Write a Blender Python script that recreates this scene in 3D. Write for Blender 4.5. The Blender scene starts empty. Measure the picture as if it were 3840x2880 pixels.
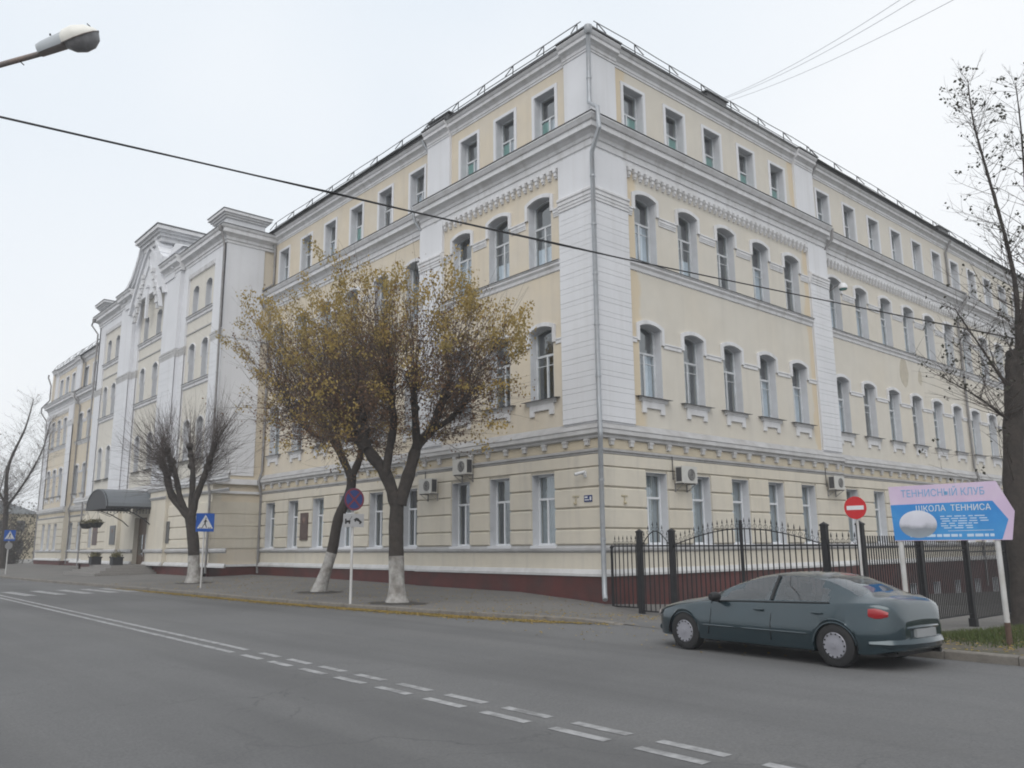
import bpy, bmesh, math, random
import numpy as np
from mathutils import Vector, Matrix
random.seed(7)
R = math.radians
scene = bpy.context.scene
COL = scene.collection

# ---------------------------------------------------------------- camera
cam_data = bpy.data.cameras.new('camera'); cam = bpy.data.objects.new('camera', cam_data); COL.objects.link(cam)
cam_data.sensor_width = 36.0; cam_data.lens = 29.077; cam_data.clip_start = 0.1; cam_data.clip_end = 3000
_yaw, _pit, _rol = R(48.745), R(11.102), R(-0.4823)
_f = Vector((-math.sin(_yaw)*math.cos(_pit), math.cos(_yaw)*math.cos(_pit), math.sin(_pit)))
_r = _f.cross(Vector((0, 0, 1))).normalized(); _u = _r.cross(_f)
_r2 = _r*math.cos(_rol) + _u*math.sin(_rol); _u2 = -_r*math.sin(_rol) + _u*math.cos(_rol)
_m = Matrix((_r2, _u2, -_f)).transposed().to_4x4(); _m.translation = Vector((18.645, -20.214, 0.953))
cam.matrix_world = _m
scene.camera = cam

# ---------------------------------------------------------------- sky, sun, exposure
world = bpy.data.worlds.new('World'); scene.world = world; world.use_nodes = True
nt = world.node_tree; nt.nodes.clear()
def _n(t, kind, **kw):
    n = t.nodes.new(kind)
    for k, v in kw.items(): setattr(n, k, v)
    return n
SUN_EL, SUN_ROT = R(46), R(141)
sky = _n(nt, 'ShaderNodeTexSky', sky_type='NISHITA', sun_disc=False, sun_elevation=SUN_EL, sun_rotation=SUN_ROT)
sky.air_density = 1.2; sky.dust_density = 6.0; sky.ozone_density = 1.0
tc = _n(nt, 'ShaderNodeTexCoord')
cl = _n(nt, 'ShaderNodeTexNoise'); cl.inputs['Scale'].default_value = 1.3; cl.inputs['Detail'].default_value = 3; cl.inputs['Roughness'].default_value = .45
cr = _n(nt, 'ShaderNodeValToRGB')
cr.color_ramp.elements[0].position = .30; cr.color_ramp.elements[0].color = (.83, .90, .975, 1)
cr.color_ramp.elements[1].position = .56; cr.color_ramp.elements[1].color = (.985, 1.01, 1.035, 1)
sc_ = _n(nt, 'ShaderNodeVectorMath', operation='SCALE'); sc_.inputs['Scale'].default_value = 10.3
mx = _n(nt, 'ShaderNodeMix', data_type='RGBA'); mx.inputs['Factor'].default_value = .94
bg = _n(nt, 'ShaderNodeBackground'); bg.inputs['Strength'].default_value = .1
wo = _n(nt, 'ShaderNodeOutputWorld')
nt.links.new(tc.outputs['Generated'], cl.inputs['Vector']); nt.links.new(cl.outputs['Fac'], cr.inputs['Fac'])
nt.links.new(cr.outputs['Color'], sc_.inputs[0])
nt.links.new(sky.outputs['Color'], mx.inputs[6]); nt.links.new(sc_.outputs['Vector'], mx.inputs[7])
nt.links.new(mx.outputs[2], bg.inputs['Color']); nt.links.new(bg.outputs['Background'], wo.inputs['Surface'])

sun_d = bpy.data.lights.new('sun', 'SUN'); sun_d.energy = 1.4; sun_d.angle = R(50); sun_d.color = (1.0, .975, .94)
sun = bpy.data.objects.new('sun', sun_d); COL.objects.link(sun)
_sd = Vector((math.sin(SUN_ROT)*math.cos(SUN_EL), math.cos(SUN_ROT)*math.cos(SUN_EL), math.sin(SUN_EL)))
sun.rotation_euler = _sd.to_track_quat('Z', 'Y').to_euler()
vs = scene.view_settings; vs.view_transform = 'Standard'; vs.look = 'None'; vs.exposure = 0.0; vs.gamma = 1.0; vs.use_curve_mapping = False
scene.cycles.filter_width = 1.9
scene.cycles.max_bounces = 6; scene.cycles.transparent_max_bounces = 12

# ---------------------------------------------------------------- materials
MATS = {}
def mat(name, col, rough=.85, var=.12, scale=3.0, col2=None, amt2=.5, scale2=.6, bump=.0, bscale=40., metal=0., spec=.4, streak=None, coat=0.):
    """procedural paint / plaster / stone: base colour, mottling, a second colour in patches, fine relief"""
    if name in MATS: return MATS[name]
    m = bpy.data.materials.new(name); m.use_nodes = True; t = m.node_tree
    b = t.nodes['Principled BSDF']
    b.inputs['Roughness'].default_value = rough; b.inputs['Metallic'].default_value = metal
    b.inputs['Specular IOR Level'].default_value = spec
    if coat: b.inputs['Coat Weight'].default_value = coat; b.inputs['Coat Roughness'].default_value = .08
    co = _n(t, 'ShaderNodeNewGeometry')
    n1 = _n(t, 'ShaderNodeTexNoise'); n1.inputs['Scale'].default_value = scale; n1.inputs['Detail'].default_value = 6; n1.inputs['Roughness'].default_value = .65
    t.links.new(co.outputs['Position'], n1.inputs['Vector'])
    mr = _n(t, 'ShaderNodeMapRange'); mr.inputs[1].default_value = .25; mr.inputs[2].default_value = .75; mr.inputs[3].default_value = 1 - var; mr.inputs[4].default_value = 1 + var
    t.links.new(n1.outputs['Fac'], mr.inputs[0])
    cur = None
    rgb = _n(t, 'ShaderNodeRGB'); rgb.outputs[0].default_value = (*col, 1); cur = rgb.outputs[0]
    def patch(cur, colour, sc, lo, hi, amount, vec_scale=None):
        n2 = _n(t, 'ShaderNodeTexNoise'); n2.inputs['Scale'].default_value = sc; n2.inputs['Detail'].default_value = 5; n2.inputs['Roughness'].default_value = .6
        if vec_scale:
            mp = _n(t, 'ShaderNodeMapping'); mp.inputs['Scale'].default_value = vec_scale
            t.links.new(co.outputs['Position'], mp.inputs['Vector']); t.links.new(mp.outputs[0], n2.inputs['Vector'])
        else: t.links.new(co.outputs['Position'], n2.inputs['Vector'])
        r2 = _n(t, 'ShaderNodeMapRange'); r2.inputs[1].default_value = lo; r2.inputs[2].default_value = hi; r2.inputs[3].default_value = 0; r2.inputs[4].default_value = amount
        t.links.new(n2.outputs['Fac'], r2.inputs[0])
        m2 = _n(t, 'ShaderNodeMix', data_type='RGBA'); m2.inputs[7].default_value = (*colour, 1)
        t.links.new(r2.outputs[0], m2.inputs['Factor']); t.links.new(cur, m2.inputs[6])
        return m2.outputs[2]
    if col2: cur = patch(cur, col2, scale2, .42, .68, amt2)
    if streak: cur = patch(cur, streak[0], 1.0, .5, .75, streak[1], streak[2])
    mu = _n(t, 'ShaderNodeVectorMath', operation='MULTIPLY')
    t.links.new(cur, mu.inputs[0]); t.links.new(mr.outputs[0], mu.inputs[1])
    t.links.new(mu.outputs[0], b.inputs['Base Color'])
    if bump:
        n3 = _n(t, 'ShaderNodeTexNoise'); n3.inputs['Scale'].default_value = bscale; n3.inputs['Detail'].default_value = 4
        t.links.new(co.outputs['Position'], n3.inputs['Vector'])
        bp = _n(t, 'ShaderNodeBump'); bp.inputs['Strength'].default_value = bump; bp.inputs['Distance'].default_value = .02
        t.links.new(n3.outputs['Fac'], bp.inputs['Height']); t.links.new(bp.outputs[0], b.inputs['Normal'])
    MATS[name] = m
    return m
VS = (2.6, 2.6, .14)      # vertical run-off streaks
M_YEL = mat('yellow_stucco', (.61, .54, .43), var=.05, scale=1.3, col2=(.585, .54, .47), amt2=.75, scale2=.35, bump=.3, bscale=25, streak=((.48, .44, .38), .45, VS))
M_YELP = mat('pale_cream_stucco', (.61, .585, .53), var=.05, scale=1.3, col2=(.585, .56, .51), amt2=.7, scale2=.35, bump=.25, bscale=25, streak=((.48, .45, .40), .4, VS))
M_YELR = mat('faded_yellow_stucco', (.595, .565, .505), var=.045, scale=1.1, col2=(.60, .535, .43), amt2=.28, scale2=.3, bump=.3, bscale=25, streak=((.50, .475, .43), .4, VS))
M_YELG = mat('ground_floor_stucco', (.59, .55, .47), var=.06, scale=1.5, col2=(.575, .52, .42), amt2=.4, scale2=.4, bump=.3, bscale=25, streak=((.44, .415, .375), .5, VS))
M_WHI = mat('white_limewash', (.675, .685, .715), var=.04, scale=2.0, col2=(.585, .595, .62), amt2=.55, scale2=.5, bump=.25, bscale=30, streak=((.50, .495, .495), .32, VS))
M_COR = mat('cornice_white', (.665, .67, .69), var=.07, scale=2.5, col2=(.55, .55, .555), amt2=.5, scale2=.9, bump=.25, bscale=30, streak=((.42, .41, .40), .55, VS))
M_BCO = mat('dusty_cornice', (.53, .53, .535), var=.08, scale=2.5, col2=(.40, .395, .39), amt2=.6, scale2=.9, bump=.25, bscale=30, streak=((.36, .35, .34), .5, VS))
M_GRY = mat('weathered_cornice_grey', (.40, .40, .405), var=.12, scale=2.5, col2=(.31, .30, .295), amt2=.7, scale2=.8, bump=.2)
M_OCH = mat('ochre_stucco', (.56, .49, .37), var=.1, scale=1.5, col2=(.47, .43, .36), amt2=.6, scale2=.6, bump=.2)
M_RED = mat('oxblood_plinth', (.098, .026, .023), rough=.6, var=.2, scale=2.0, col2=(.045, .027, .026), amt2=.8, scale2=.8, bump=.25, bscale=18)
M_FLA = mat('dark_tin_flashing', (.07, .072, .075), rough=.55, var=.25, scale=2, col2=(.16, .16, .165), amt2=.5, scale2=1.0)
M_ROOF = mat('roof_tin', (.10, .11, .115), rough=.5, var=.2, scale=1.5, col2=(.17, .17, .17), amt2=.5, scale2=.7)
M_PIPE = mat('galvanised_pipe', (.34, .36, .385), rough=.45, var=.15, scale=3, metal=.35, col2=(.33, .33, .34), amt2=.6, scale2=2)
M_PIPD = mat('old_grey_pipe', (.24, .24, .245), rough=.55, var=.2, scale=3, metal=.2, col2=(.16, .14, .13), amt2=.6, scale2=2)
M_IRON = mat('black_iron', (.012, .012, .014), rough=.5, var=.2, scale=5, spec=.4)
M_WFR = mat('white_window_paint', (.70, .72, .75), rough=.5, var=.06, scale=4)
M_WFO = mat('old_window_paint', (.60, .625, .65), rough=.6, var=.12, scale=5, col2=(.38, .39, .40), amt2=.6, scale2=2)
M_REV = mat('reveal_white', (.56, .575, .605), rough=.8, var=.07, scale=3, col2=(.46, .47, .49), amt2=.5, scale2=1.0)
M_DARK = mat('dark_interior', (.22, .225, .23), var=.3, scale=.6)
M_CUR = mat('sheer_curtain', (.62, .67, .72), rough=.9, var=.1, scale=6)
M_BLI = mat('grey_blind', (.34, .37, .38), rough=.8, var=.12, scale=5)
def simple(name, col, rough=.6, metal=0., spec=.4, var=.06, scale=6, **k): return mat(name, col, rough=rough, metal=metal, spec=spec, var=var, scale=scale, **k)

def glass_mat(name, tint, base=.13, rough=.02):
    """sheet glass: see-through, with a mirror part that grows towards grazing view"""
    m = bpy.data.materials.new(name); m.use_nodes = True; t = m.node_tree; t.nodes.clear()
    o = _n(t, 'ShaderNodeOutputMaterial'); mixs = _n(t, 'ShaderNodeMixShader')
    tr = _n(t, 'ShaderNodeBsdfTransparent'); tr.inputs[0].default_value = (*tint, 1)
    gl = _n(t, 'ShaderNodeBsdfGlossy'); gl.inputs['Roughness'].default_value = rough; gl.inputs['Color'].default_value = (.93, .97, 1, 1)
    lw = _n(t, 'ShaderNodeLayerWeight'); lw.inputs['Blend'].default_value = .5
    pw = _n(t, 'ShaderNodeMath', operation='POWER'); pw.inputs[1].default_value = 3.5
    ma = _n(t, 'ShaderNodeMath', operation='MULTIPLY_ADD'); ma.inputs[1].default_value = .8 - base; ma.inputs[2].default_value = base
    nz = _n(t, 'ShaderNodeTexNoise'); nz.inputs['Scale'].default_value = 1.6
    bp = _n(t, 'ShaderNodeBump'); bp.inputs['Strength'].default_value = .06; bp.inputs['Distance'].default_value = .05
    gm = _n(t, 'ShaderNodeNewGeometry')
    t.links.new(gm.outputs['Position'], nz.inputs['Vector']); t.links.new(nz.outputs['Fac'], bp.inputs['Height'])
    t.links.new(bp.outputs[0], gl.inputs['Normal'])
    t.links.new(lw.outputs['Facing'], pw.inputs[0]); t.links.new(pw.outputs[0], ma.inputs[0])
    t.links.new(ma.outputs[0], mixs.inputs[0]); t.links.new(tr.outputs[0], mixs.inputs[1]); t.links.new(gl.outputs[0], mixs.inputs[2])
    t.links.new(mixs.outputs[0], o.inputs['Surface'])
    return m
M_GLS = glass_mat('window_glass', (.84, .89, .92), .18)
M_GLT = glass_mat('teal_glass', (.25, .62, .55), .1)
M_TEALB = mat('teal_board', (.16, .36, .30), rough=.7, var=.1, scale=5)
M_GLC = glass_mat('car_glass', (.50, .58, .60), .12)

# ---------------------------------------------------------------- mesh helpers
class MB:
    def __init__(s): s.v = []; s.f = []; s.mi = []
    def add(s, vs, fs, m=0):
        b = len(s.v); s.v += [tuple(p) for p in vs]; s.f += [tuple(b+i for i in f) for f in fs]; s.mi += [m]*len(fs)
    def box(s, x0, x1, y0, y1, z0, z1, m=0):
        if x0 > x1: x0, x1 = x1, x0
        if y0 > y1: y0, y1 = y1, y0
        if z0 > z1: z0, z1 = z1, z0
        s.add([(x0,y0,z0),(x1,y0,z0),(x1,y1,z0),(x0,y1,z0),(x0,y0,z1),(x1,y0,z1),(x1,y1,z1),(x0,y1,z1)],
              [(0,3,2,1),(4,5,6,7),(0,1,5,4),(1,2,6,5),(2,3,7,6),(3,0,4,7)], m)
    def tube(s, pts, rad, n=8, cap=True, m=0):
        pts = [Vector(p) for p in pts]; k = len(pts)
        if not isinstance(rad, (list, tuple)): rad = [rad]*k
        t0 = (pts[1]-pts[0]).normalized()
        a = t0.orthogonal().normalized(); vs = []
        for i in range(k):
            t = (pts[min(i+1, k-1)] - pts[max(i-1, 0)])
            t = t.normalized() if t.length > 1e-9 else t0
            a = (a - t*a.dot(t)); a = a.normalized() if a.length > 1e-6 else t.orthogonal().normalized()
            b = t.cross(a)
            for j in range(n):
                an = 2*math.pi*j/n
                vs.append(pts[i] + (a*math.cos(an) + b*math.sin(an))*rad[i])
        fs = [(i*n+j, i*n+(j+1) % n, (i+1)*n+(j+1) % n, (i+1)*n+j) for i in range(k-1) for j in range(n)]
        if cap: fs += [tuple(range(n-1, -1, -1)), tuple(range((k-1)*n, k*n))]
        s.add(vs, fs, m)
    def prism(s, poly, axis_map, a, b, m=0):
        """poly of 2-D points extruded between a and b; axis_map(p, q, t) -> xyz"""
        k = len(poly)
        vs = [axis_map(p, q, a) for p, q in poly] + [axis_map(p, q, b) for p, q in poly]
        fs = [tuple(range(k)), tuple(range(2*k-1, k-1, -1))] + [((i+1) % k, i, i+k, (i+1) % k+k) for i in range(k)]
        s.add(vs, fs, m)
    def lathe(s, prof, n=16, cx=0, cy=0, m=0):
        """profile of (radius, z) turned round the z axis"""
        k = len(prof); vs = []
        for r_, z in prof:
            for j in range(n):
                an = 2*math.pi*j/n; vs.append((cx + r_*math.cos(an), cy + r_*math.sin(an), z))
        fs = [(i*n+j, i*n+(j+1) % n, (i+1)*n+(j+1) % n, (i+1)*n+j) for i in range(k-1) for j in range(n)]
        s.add(vs, fs, m)
    def mesh(s, name, mats, smooth=False, fix=True):
        me = bpy.data.meshes.new(name); me.from_pydata(s.v, [], s.f)
        if not isinstance(mats, (list, tuple)): mats = [mats]
        for m in mats: me.materials.append(m)
        if len(mats) > 1: me.polygons.foreach_set('material_index', s.mi)
        if fix:
            bm = bmesh.new(); bm.from_mesh(me); bmesh.ops.recalc_face_normals(bm, faces=bm.faces); bm.to_mesh(me); bm.free()
        if smooth:
            me.polygons.foreach_set('use_smooth', [True]*len(me.polygons))
            try: me.set_sharp_from_angle(angle=R(40))
            except Exception: pass
        me.update()
        return me
    def build(s, name, mats, parent=None, smooth=False, fix=True, loc=None):
        return link(name, s.mesh(name, mats, smooth, fix), parent, loc)
def link(name, me, parent=None, loc=None, rz=0.0):
    o = bpy.data.objects.new(name, me); COL.objects.link(o)
    if parent: o.parent = parent
    if loc is not None: o.location = loc
    if rz: o.rotation_euler = (0, 0, rz)
    return o
def tag(o, label, cat, group=None):
    o['label'] = label; o['category'] = cat
    if group: o['group'] = group
    return o
def empty(name, loc, rz=0., label=None, cat=None, group=None):
    o = bpy.data.objects.new(name, None); COL.objects.link(o); o.location = loc; o.rotation_euler = (0, 0, rz); o.empty_display_size = .2
    if label: tag(o, label, cat, group)
    return o
def struct(o): o['kind'] = 'structure'; return o
def stuff(o): o['kind'] = 'stuff'; return o
def text_mesh(s, size, material, extrude=.002, bold=0.0):
    c = bpy.data.curves.new('lettering', 'FONT'); c.body = s; c.size = size; c.extrude = extrude; c.align_x = 'CENTER'; c.align_y = 'CENTER'; c.resolution_u = 2; c.offset = bold
    o = bpy.data.objects.new('lettering', c); COL.objects.link(o)
    dg = bpy.context.evaluated_depsgraph_get(); me = bpy.data.meshes.new_from_object(o.evaluated_get(dg))
    bpy.data.objects.remove(o); bpy.data.curves.remove(c)
    me.materials.clear(); me.materials.append(material)
    return me

def add_strips(m, bands, colour):
    """older, yellower paint left beside the pilasters, with a ragged edge (bands along world Y)"""
    t = m.node_tree; b = t.nodes['Principled BSDF']; src = b.inputs['Base Color'].links[0].from_socket
    g = _n(t, 'ShaderNodeNewGeometry'); sp = _n(t, 'ShaderNodeSeparateXYZ'); t.links.new(g.outputs['Position'], sp.inputs[0])
    nz = _n(t, 'ShaderNodeTexNoise'); nz.inputs['Scale'].default_value = .9; nz.inputs['Detail'].default_value = 5; t.links.new(g.outputs['Position'], nz.inputs['Vector'])
    ad = _n(t, 'ShaderNodeMath', operation='MULTIPLY_ADD'); ad.inputs[1].default_value = .9; t.links.new(nz.outputs['Fac'], ad.inputs[0]); t.links.new(sp.outputs['Y'], ad.inputs[2])
    for c, w in bands:
        su = _n(t, 'ShaderNodeMath', operation='SUBTRACT'); su.inputs[1].default_value = c + .45; t.links.new(ad.outputs[0], su.inputs[0])
        ab = _n(t, 'ShaderNodeMath', operation='ABSOLUTE'); t.links.new(su.outputs[0], ab.inputs[0])
        mr = _n(t, 'ShaderNodeMapRange'); mr.inputs[1].default_value = w; mr.inputs[2].default_value = w*.75; mr.inputs[3].default_value = 0; mr.inputs[4].default_value = .8; t.links.new(ab.outputs[0], mr.inputs[0])
        mx_ = _n(t, 'ShaderNodeMix', data_type='RGBA'); mx_.inputs[7].default_value = (*colour, 1); t.links.new(mr.outputs[0], mx_.inputs['Factor']); t.links.new(src, mx_.inputs[6]); src = mx_.outputs[2]
    t.links.new(src, b.inputs['Base Color'])
add_strips(M_YELR, ((1.7, .75), (14.5, .42)), (.61, .51, .36))

def add_cracks(m):
    """hairline cracks and darker tyre-polished stretches in the asphalt"""
    t = m.node_tree; b = t.nodes['Principled BSDF']; src = b.inputs['Base Color'].links[0].from_socket
    g = _n(t, 'ShaderNodeNewGeometry'); nz = _n(t, 'ShaderNodeTexNoise'); nz.inputs['Scale'].default_value = 1.1; nz.inputs['Detail'].default_value = 6
    t.links.new(g.outputs['Position'], nz.inputs['Vector'])
    ad = _n(t, 'ShaderNodeVectorMath', operation='MULTIPLY_ADD'); ad.inputs[1].default_value = (1.4, 1.4, 0); t.links.new(nz.outputs['Color'], ad.inputs[0]); t.links.new(g.outputs['Position'], ad.inputs[2])
    vo = _n(t, 'ShaderNodeTexVoronoi', feature='DISTANCE_TO_EDGE'); vo.inputs['Scale'].default_value = .42; t.links.new(ad.outputs[0], vo.inputs['Vector'])
    mr = _n(t, 'ShaderNodeMapRange'); mr.inputs[1].default_value = 0; mr.inputs[2].default_value = .007; mr.inputs[3].default_value = 1; mr.inputs[4].default_value = 0; t.links.new(vo.outputs['Distance'], mr.inputs[0])
    n2 = _n(t, 'ShaderNodeTexNoise'); n2.inputs['Scale'].default_value = .16; t.links.new(g.outputs['Position'], n2.inputs['Vector'])
    m2 = _n(t, 'ShaderNodeMapRange'); m2.inputs[1].default_value = .5; m2.inputs[2].default_value = .62; m2.inputs[3].default_value = 0; m2.inputs[4].default_value = .55; t.links.new(n2.outputs['Fac'], m2.inputs[0])
    mu = _n(t, 'ShaderNodeMath', operation='MULTIPLY'); t.links.new(mr.outputs[0], mu.inputs[0]); t.links.new(m2.outputs[0], mu.inputs[1])
    mx_ = _n(t, 'ShaderNodeMix', data_type='RGBA'); mx_.inputs[7].default_value = (.05, .05, .05, 1); t.links.new(mu.outputs[0], mx_.inputs['Factor']); t.links.new(src, mx_.inputs[6])
    n3 = _n(t, 'ShaderNodeTexNoise'); n3.inputs['Scale'].default_value = 1.0; n3.inputs['Detail'].default_value = 4; mp = _n(t, 'ShaderNodeMapping'); mp.inputs['Scale'].default_value = (.05, .55, 1); mp.inputs['Rotation'].default_value = (0, 0, .06)
    t.links.new(g.outputs['Position'], mp.inputs['Vector']); t.links.new(mp.outputs[0], n3.inputs['Vector'])
    m3 = _n(t, 'ShaderNodeMapRange'); m3.inputs[1].default_value = .48; m3.inputs[2].default_value = .66; m3.inputs[3].default_value = 0; m3.inputs[4].default_value = .75; t.links.new(n3.outputs['Fac'], m3.inputs[0])
    m4 = _n(t, 'ShaderNodeMix', data_type='RGBA'); m4.inputs[7].default_value = (.092, .092, .093, 1); t.links.new(m3.outputs[0], m4.inputs['Factor']); t.links.new(mx_.outputs[2], m4.inputs[6])
    t.links.new(m4.outputs[2], b.inputs['Base Color'])
# ================================================================ ground, road, pavement
def smooth(a, b, x):
    t = min(1, max(0, (x-a)/(b-a))); return t*t*(3-2*t)
def lerp(a, b, t): return a + (b-a)*t
def interp(x, xs, ys): return float(np.interp(x, xs, ys))
ROAD_Z = -.745
def kerb_y(x): return interp(x, [-120, -35, -18, -7, -1, 2, 4.4, 6.4, 7.5, 11.6, 12.2, 60], [-9.4, -9.2, -8.35, -8.1, -7.55, -7.15, -6.7, -6.1, -6.3, -6.9, -6.95, -6.95])
def ground_z(x, y):
    k = kerb_y(x)
    zk = lerp(-.63, -.738, smooth(4.6, 6.6, x)); zk = lerp(zk, -.63, smooth(11.3, 12.4, x))
    zw = interp(x, [-80, -29, -20, -11, -4, -1, 0, 1.6, 3], [-.40, -.47, -.49, -.59, -.64, -.80, -.87, -1.12, -1.13])
    zw = lerp(zw, -.86, smooth(9.2, 12.5, x))
    t = (y-k)/(-k)
    if t <= 1: return lerp(zk, zw, max(0, t)**1.15)
    drop = .052 if x < 9 else lerp(.052, .03, smooth(9, 13, x))
    return max(zw - drop*y, -2.55)
M_ASP = mat('asphalt', (.142, .142, .143), rough=.88, var=.26, scale=38, col2=(.113, .113, .114), amt2=.8, scale2=.22, bump=.5, bscale=130, streak=((.156, .154, .151), .6, (.06, .9, 1)))
add_cracks(M_ASP)
M_PAV = mat('worn_pavement_asphalt', (.155, .148, .14), rough=.9, var=.14, scale=30, col2=(.12, .116, .112), amt2=.8, scale2=.45, bump=.5, bscale=90)
M_KRB = mat('kerb_concrete', (.19, .175, .155), rough=.9, var=.2, scale=8, col2=(.13, .12, .11), amt2=.6, scale2=1.2, bump=.4)
M_SOIL = mat('bare_soil', (.105, .09, .075), rough=.95, var=.25, scale=9, col2=(.075, .075, .045), amt2=.8, scale2=.9, bump=.8, bscale=20)
M_LINE = mat('road_paint', (.33, .33, .335), rough=.7, var=.2, scale=14, col2=(.16, .16, .16), amt2=.95, scale2=4.5)

mb = MB(); mb.add([(-600, -600, -3.2), (600, -600, -3.2), (600, 600, -3.2), (-600, 600, -3.2)], [(0, 1, 2, 3)])
struct(mb.build('ground', M_SOIL))
mb = MB()
xs = [-600, -200, -120] + list(np.arange(-80, 60.1, 2.5)) + [120, 300, 600]; ys = [-20.05, -16, -12, -9, -5.2]
mb.add([(x, y, ROAD_Z) for y in ys for x in xs], [(j*len(xs)+i, j*len(xs)+i+1, (j+1)*len(xs)+i+1, (j+1)*len(xs)+i) for j in range(len(ys)-1) for i in range(len(xs)-1)])
road = struct(mb.build('road', M_ASP))
def grid_mesh(name, xs, yfun, zfun, material, parent=None):
    mb = MB(); cols = [yfun(x) for x in xs]; n = len(cols[0])
    mb.add([(x, y, zfun(x, y)) for x, c in zip(xs, cols) for y in c], [(i*n+j, (i+1)*n+j, (i+1)*n+j+1, i*n+j+1) for i in range(len(xs)-1) for j in range(n-1)])
    return mb.build(name, material, parent, smooth=True, fix=False)
px = sorted(set([-300, -120, -80, -60, -50] + list(np.arange(-40, 0.01, 1.0)) + [-.4, .12, .5] + list(np.arange(1, 11.4, .5)) + [11.4]))
def pav_cols(x):
    k = kerb_y(x) + (.14 if (x < 6.2) else .0)
    top = 60. if x > .1 else 3.0
    near = list(np.linspace(k, 0, 15)); far = list(np.linspace(.2, 3.0 if x <= .1 else 30., 13)[0:]) + [top + .5]
    return near + far
pav = struct(grid_mesh('pavement', px, pav_cols, ground_z, M_PAV))
vx = [11.4, 11.8, 12.2, 12.6] + list(np.arange(13, 40, 1.)) + [60, 120, 300]
verge = struct(grid_mesh('verge', vx, lambda x: list(np.linspace(kerb_y(x)+.14, 0, 15)) + list(np.linspace(.5, 45, 14)) + [60], ground_z, M_SOIL))
mb = MB(); mb.box(-300, 300, -60, -20.2, -3.0, -.62); struct(mb.build('pavement_across_road', M_PAV))
# kerb stones, one by one where they can be told apart
def kerb_run(x0, x1, step, parent):
    x = x0
    while x < x1 - .01:
        xa, xb = x + .006, min(x+step, x1) - .006
        ya, yb = kerb_y(xa), kerb_y(xb); za, zb = ground_z(xa, ya+.15), ground_z(xb, yb+.15)
        j = random.uniform(-.008, .008); dy = random.uniform(-.01, .01)
        mb = MB(); q = []
        for (xx, yy, zz) in ((xa, ya, za), (xb, yb, zb)):
            zz += .012 + j
            q += [(xx, yy+dy, ROAD_Z-.1), (xx, yy+dy, zz-.02), (xx, yy+dy+.02, zz), (xx, yy+.15, zz), (xx, yy+.15, ROAD_Z-.1)]
        mb.add(q, [(0, 1, 2, 3, 4), (9, 8, 7, 6, 5)] + [(i, i+5, (i+1) % 5+5, (i+1) % 5) for i in range(5)])
        mb.build('kerb_stone', M_KRB, parent)
        x += step
kerb_run(-44, 6.2, 1.0, pav)
kerb_run(-120, -44, 4.0, pav)
kerb_run(12.2, 26, 1.0, verge)
mb = MB()
for x in range(-300, 300, 2): mb.box(x+.005, x+1.995, -20.2, -20.05, -.9, -.615)
stuff(mb.build('kerb_row', M_KRB, bpy.data.objects['pavement_across_road']))
# road paint: each dash and stripe is a sheet 4 mm above the asphalt
def paint(x0, x1, yfun, w, name='painted_line'):
    mb = MB(); n = max(2, int((x1-x0)/1.5)+1); xs_ = np.linspace(x0, x1, n)
    mb.add([(x, yfun(x)+s*w/2, ROAD_Z+.004) for x in xs_ for s in (-1, 1)], [(2*i, 2*i+2, 2*i+3, 2*i+1) for i in range(n-1)])
    return mb.build(name, M_LINE, road, fix=False)
fy_far = lambda x: interp(x, [-60, -18, 5, 12, 30], [-12.4, -13.46, -13.95, -14.12, -14.3])
fy_near = lambda x: fy_far(x) - .32
for i in range(14):
    paint(5.15+1.062*i, 5.15+1.062*i+.72, fy_far, .125, 'painted_dash'); paint(5.17+1.062*i, 5.17+1.062*i+.72, fy_near, .125, 'painted_dash')
paint(-60, 4.6, fy_far, .12); paint(-60, 4.75, fy_near, .12)
for y in (-12.7, -11.65, -10.65, -9.7, -8.95): paint(-22., -17.8, lambda x, y=y: y + .02*(x+20), .42, 'crossing_stripe')
for y in (-15, -16, -17, -18, -19): paint(-22., -17.8, lambda x, y=y: y, .42, 'crossing_stripe')

# ================================================================ school building
BLD = empty('school_building', (0, 0, -.7), 0, 'four-storey pale yellow school with white pilasters and red plinth on the corner', 'building')
BLD.location = (0, 0, 0)
class Fac:
    """facade frame: s along the wall from the corner, o outwards, z up"""
    def __init__(f, side): f.side = side; f.rz = math.pi if side == 'L' else -math.pi/2
    def p(f, s, o, z): return (-s, -o, z) if f.side == 'L' else (o, s, z)
    def box(f, mb, s0, s1, o0, o1, z0, z1, m=0):
        a = f.p(s0, o0, z0); b = f.p(s1, o1, z1); mb.box(a[0], b[0], a[1], b[1], a[2], b[2], m)
    def poly(f, mb, pts, o0, o1, m=0): mb.prism(pts, lambda s, z, t: f.p(s, t, z), o0, o1, m)
    def mould(f, mb, prof, s0, s1, mit0=0, mit1=0, m=0, base=0.):
        """profile (o, z) run from s0 to s1; mit = 1: outer mitre, -1: inner"""
        k = len(prof)
        vs = [f.p(s0 - mit0*(o+base), o+base, z) for o, z in prof] + [f.p(s1 + mit1*(o+base), o+base, z) for o, z in prof]
        mb.add(vs, [tuple(range(k)), tuple(range(2*k-1, k-1, -1))] + [((i+1) % k, i, i+k, (i+1) % k+k) for i in range(k)], m)
FL, FR = Fac('L'), Fac('R')
AW, ARISE = .62, .14
def arc(cx, zs, a, rise, n=10):
    rr = (a*a+rise*rise)/(2*rise); zc = zs + rise - rr; th = math.asin(a/rr)
    return [(cx + rr*math.sin(t), zc + rr*math.cos(t)) for t in np.linspace(-th, th, n+1)]
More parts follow.
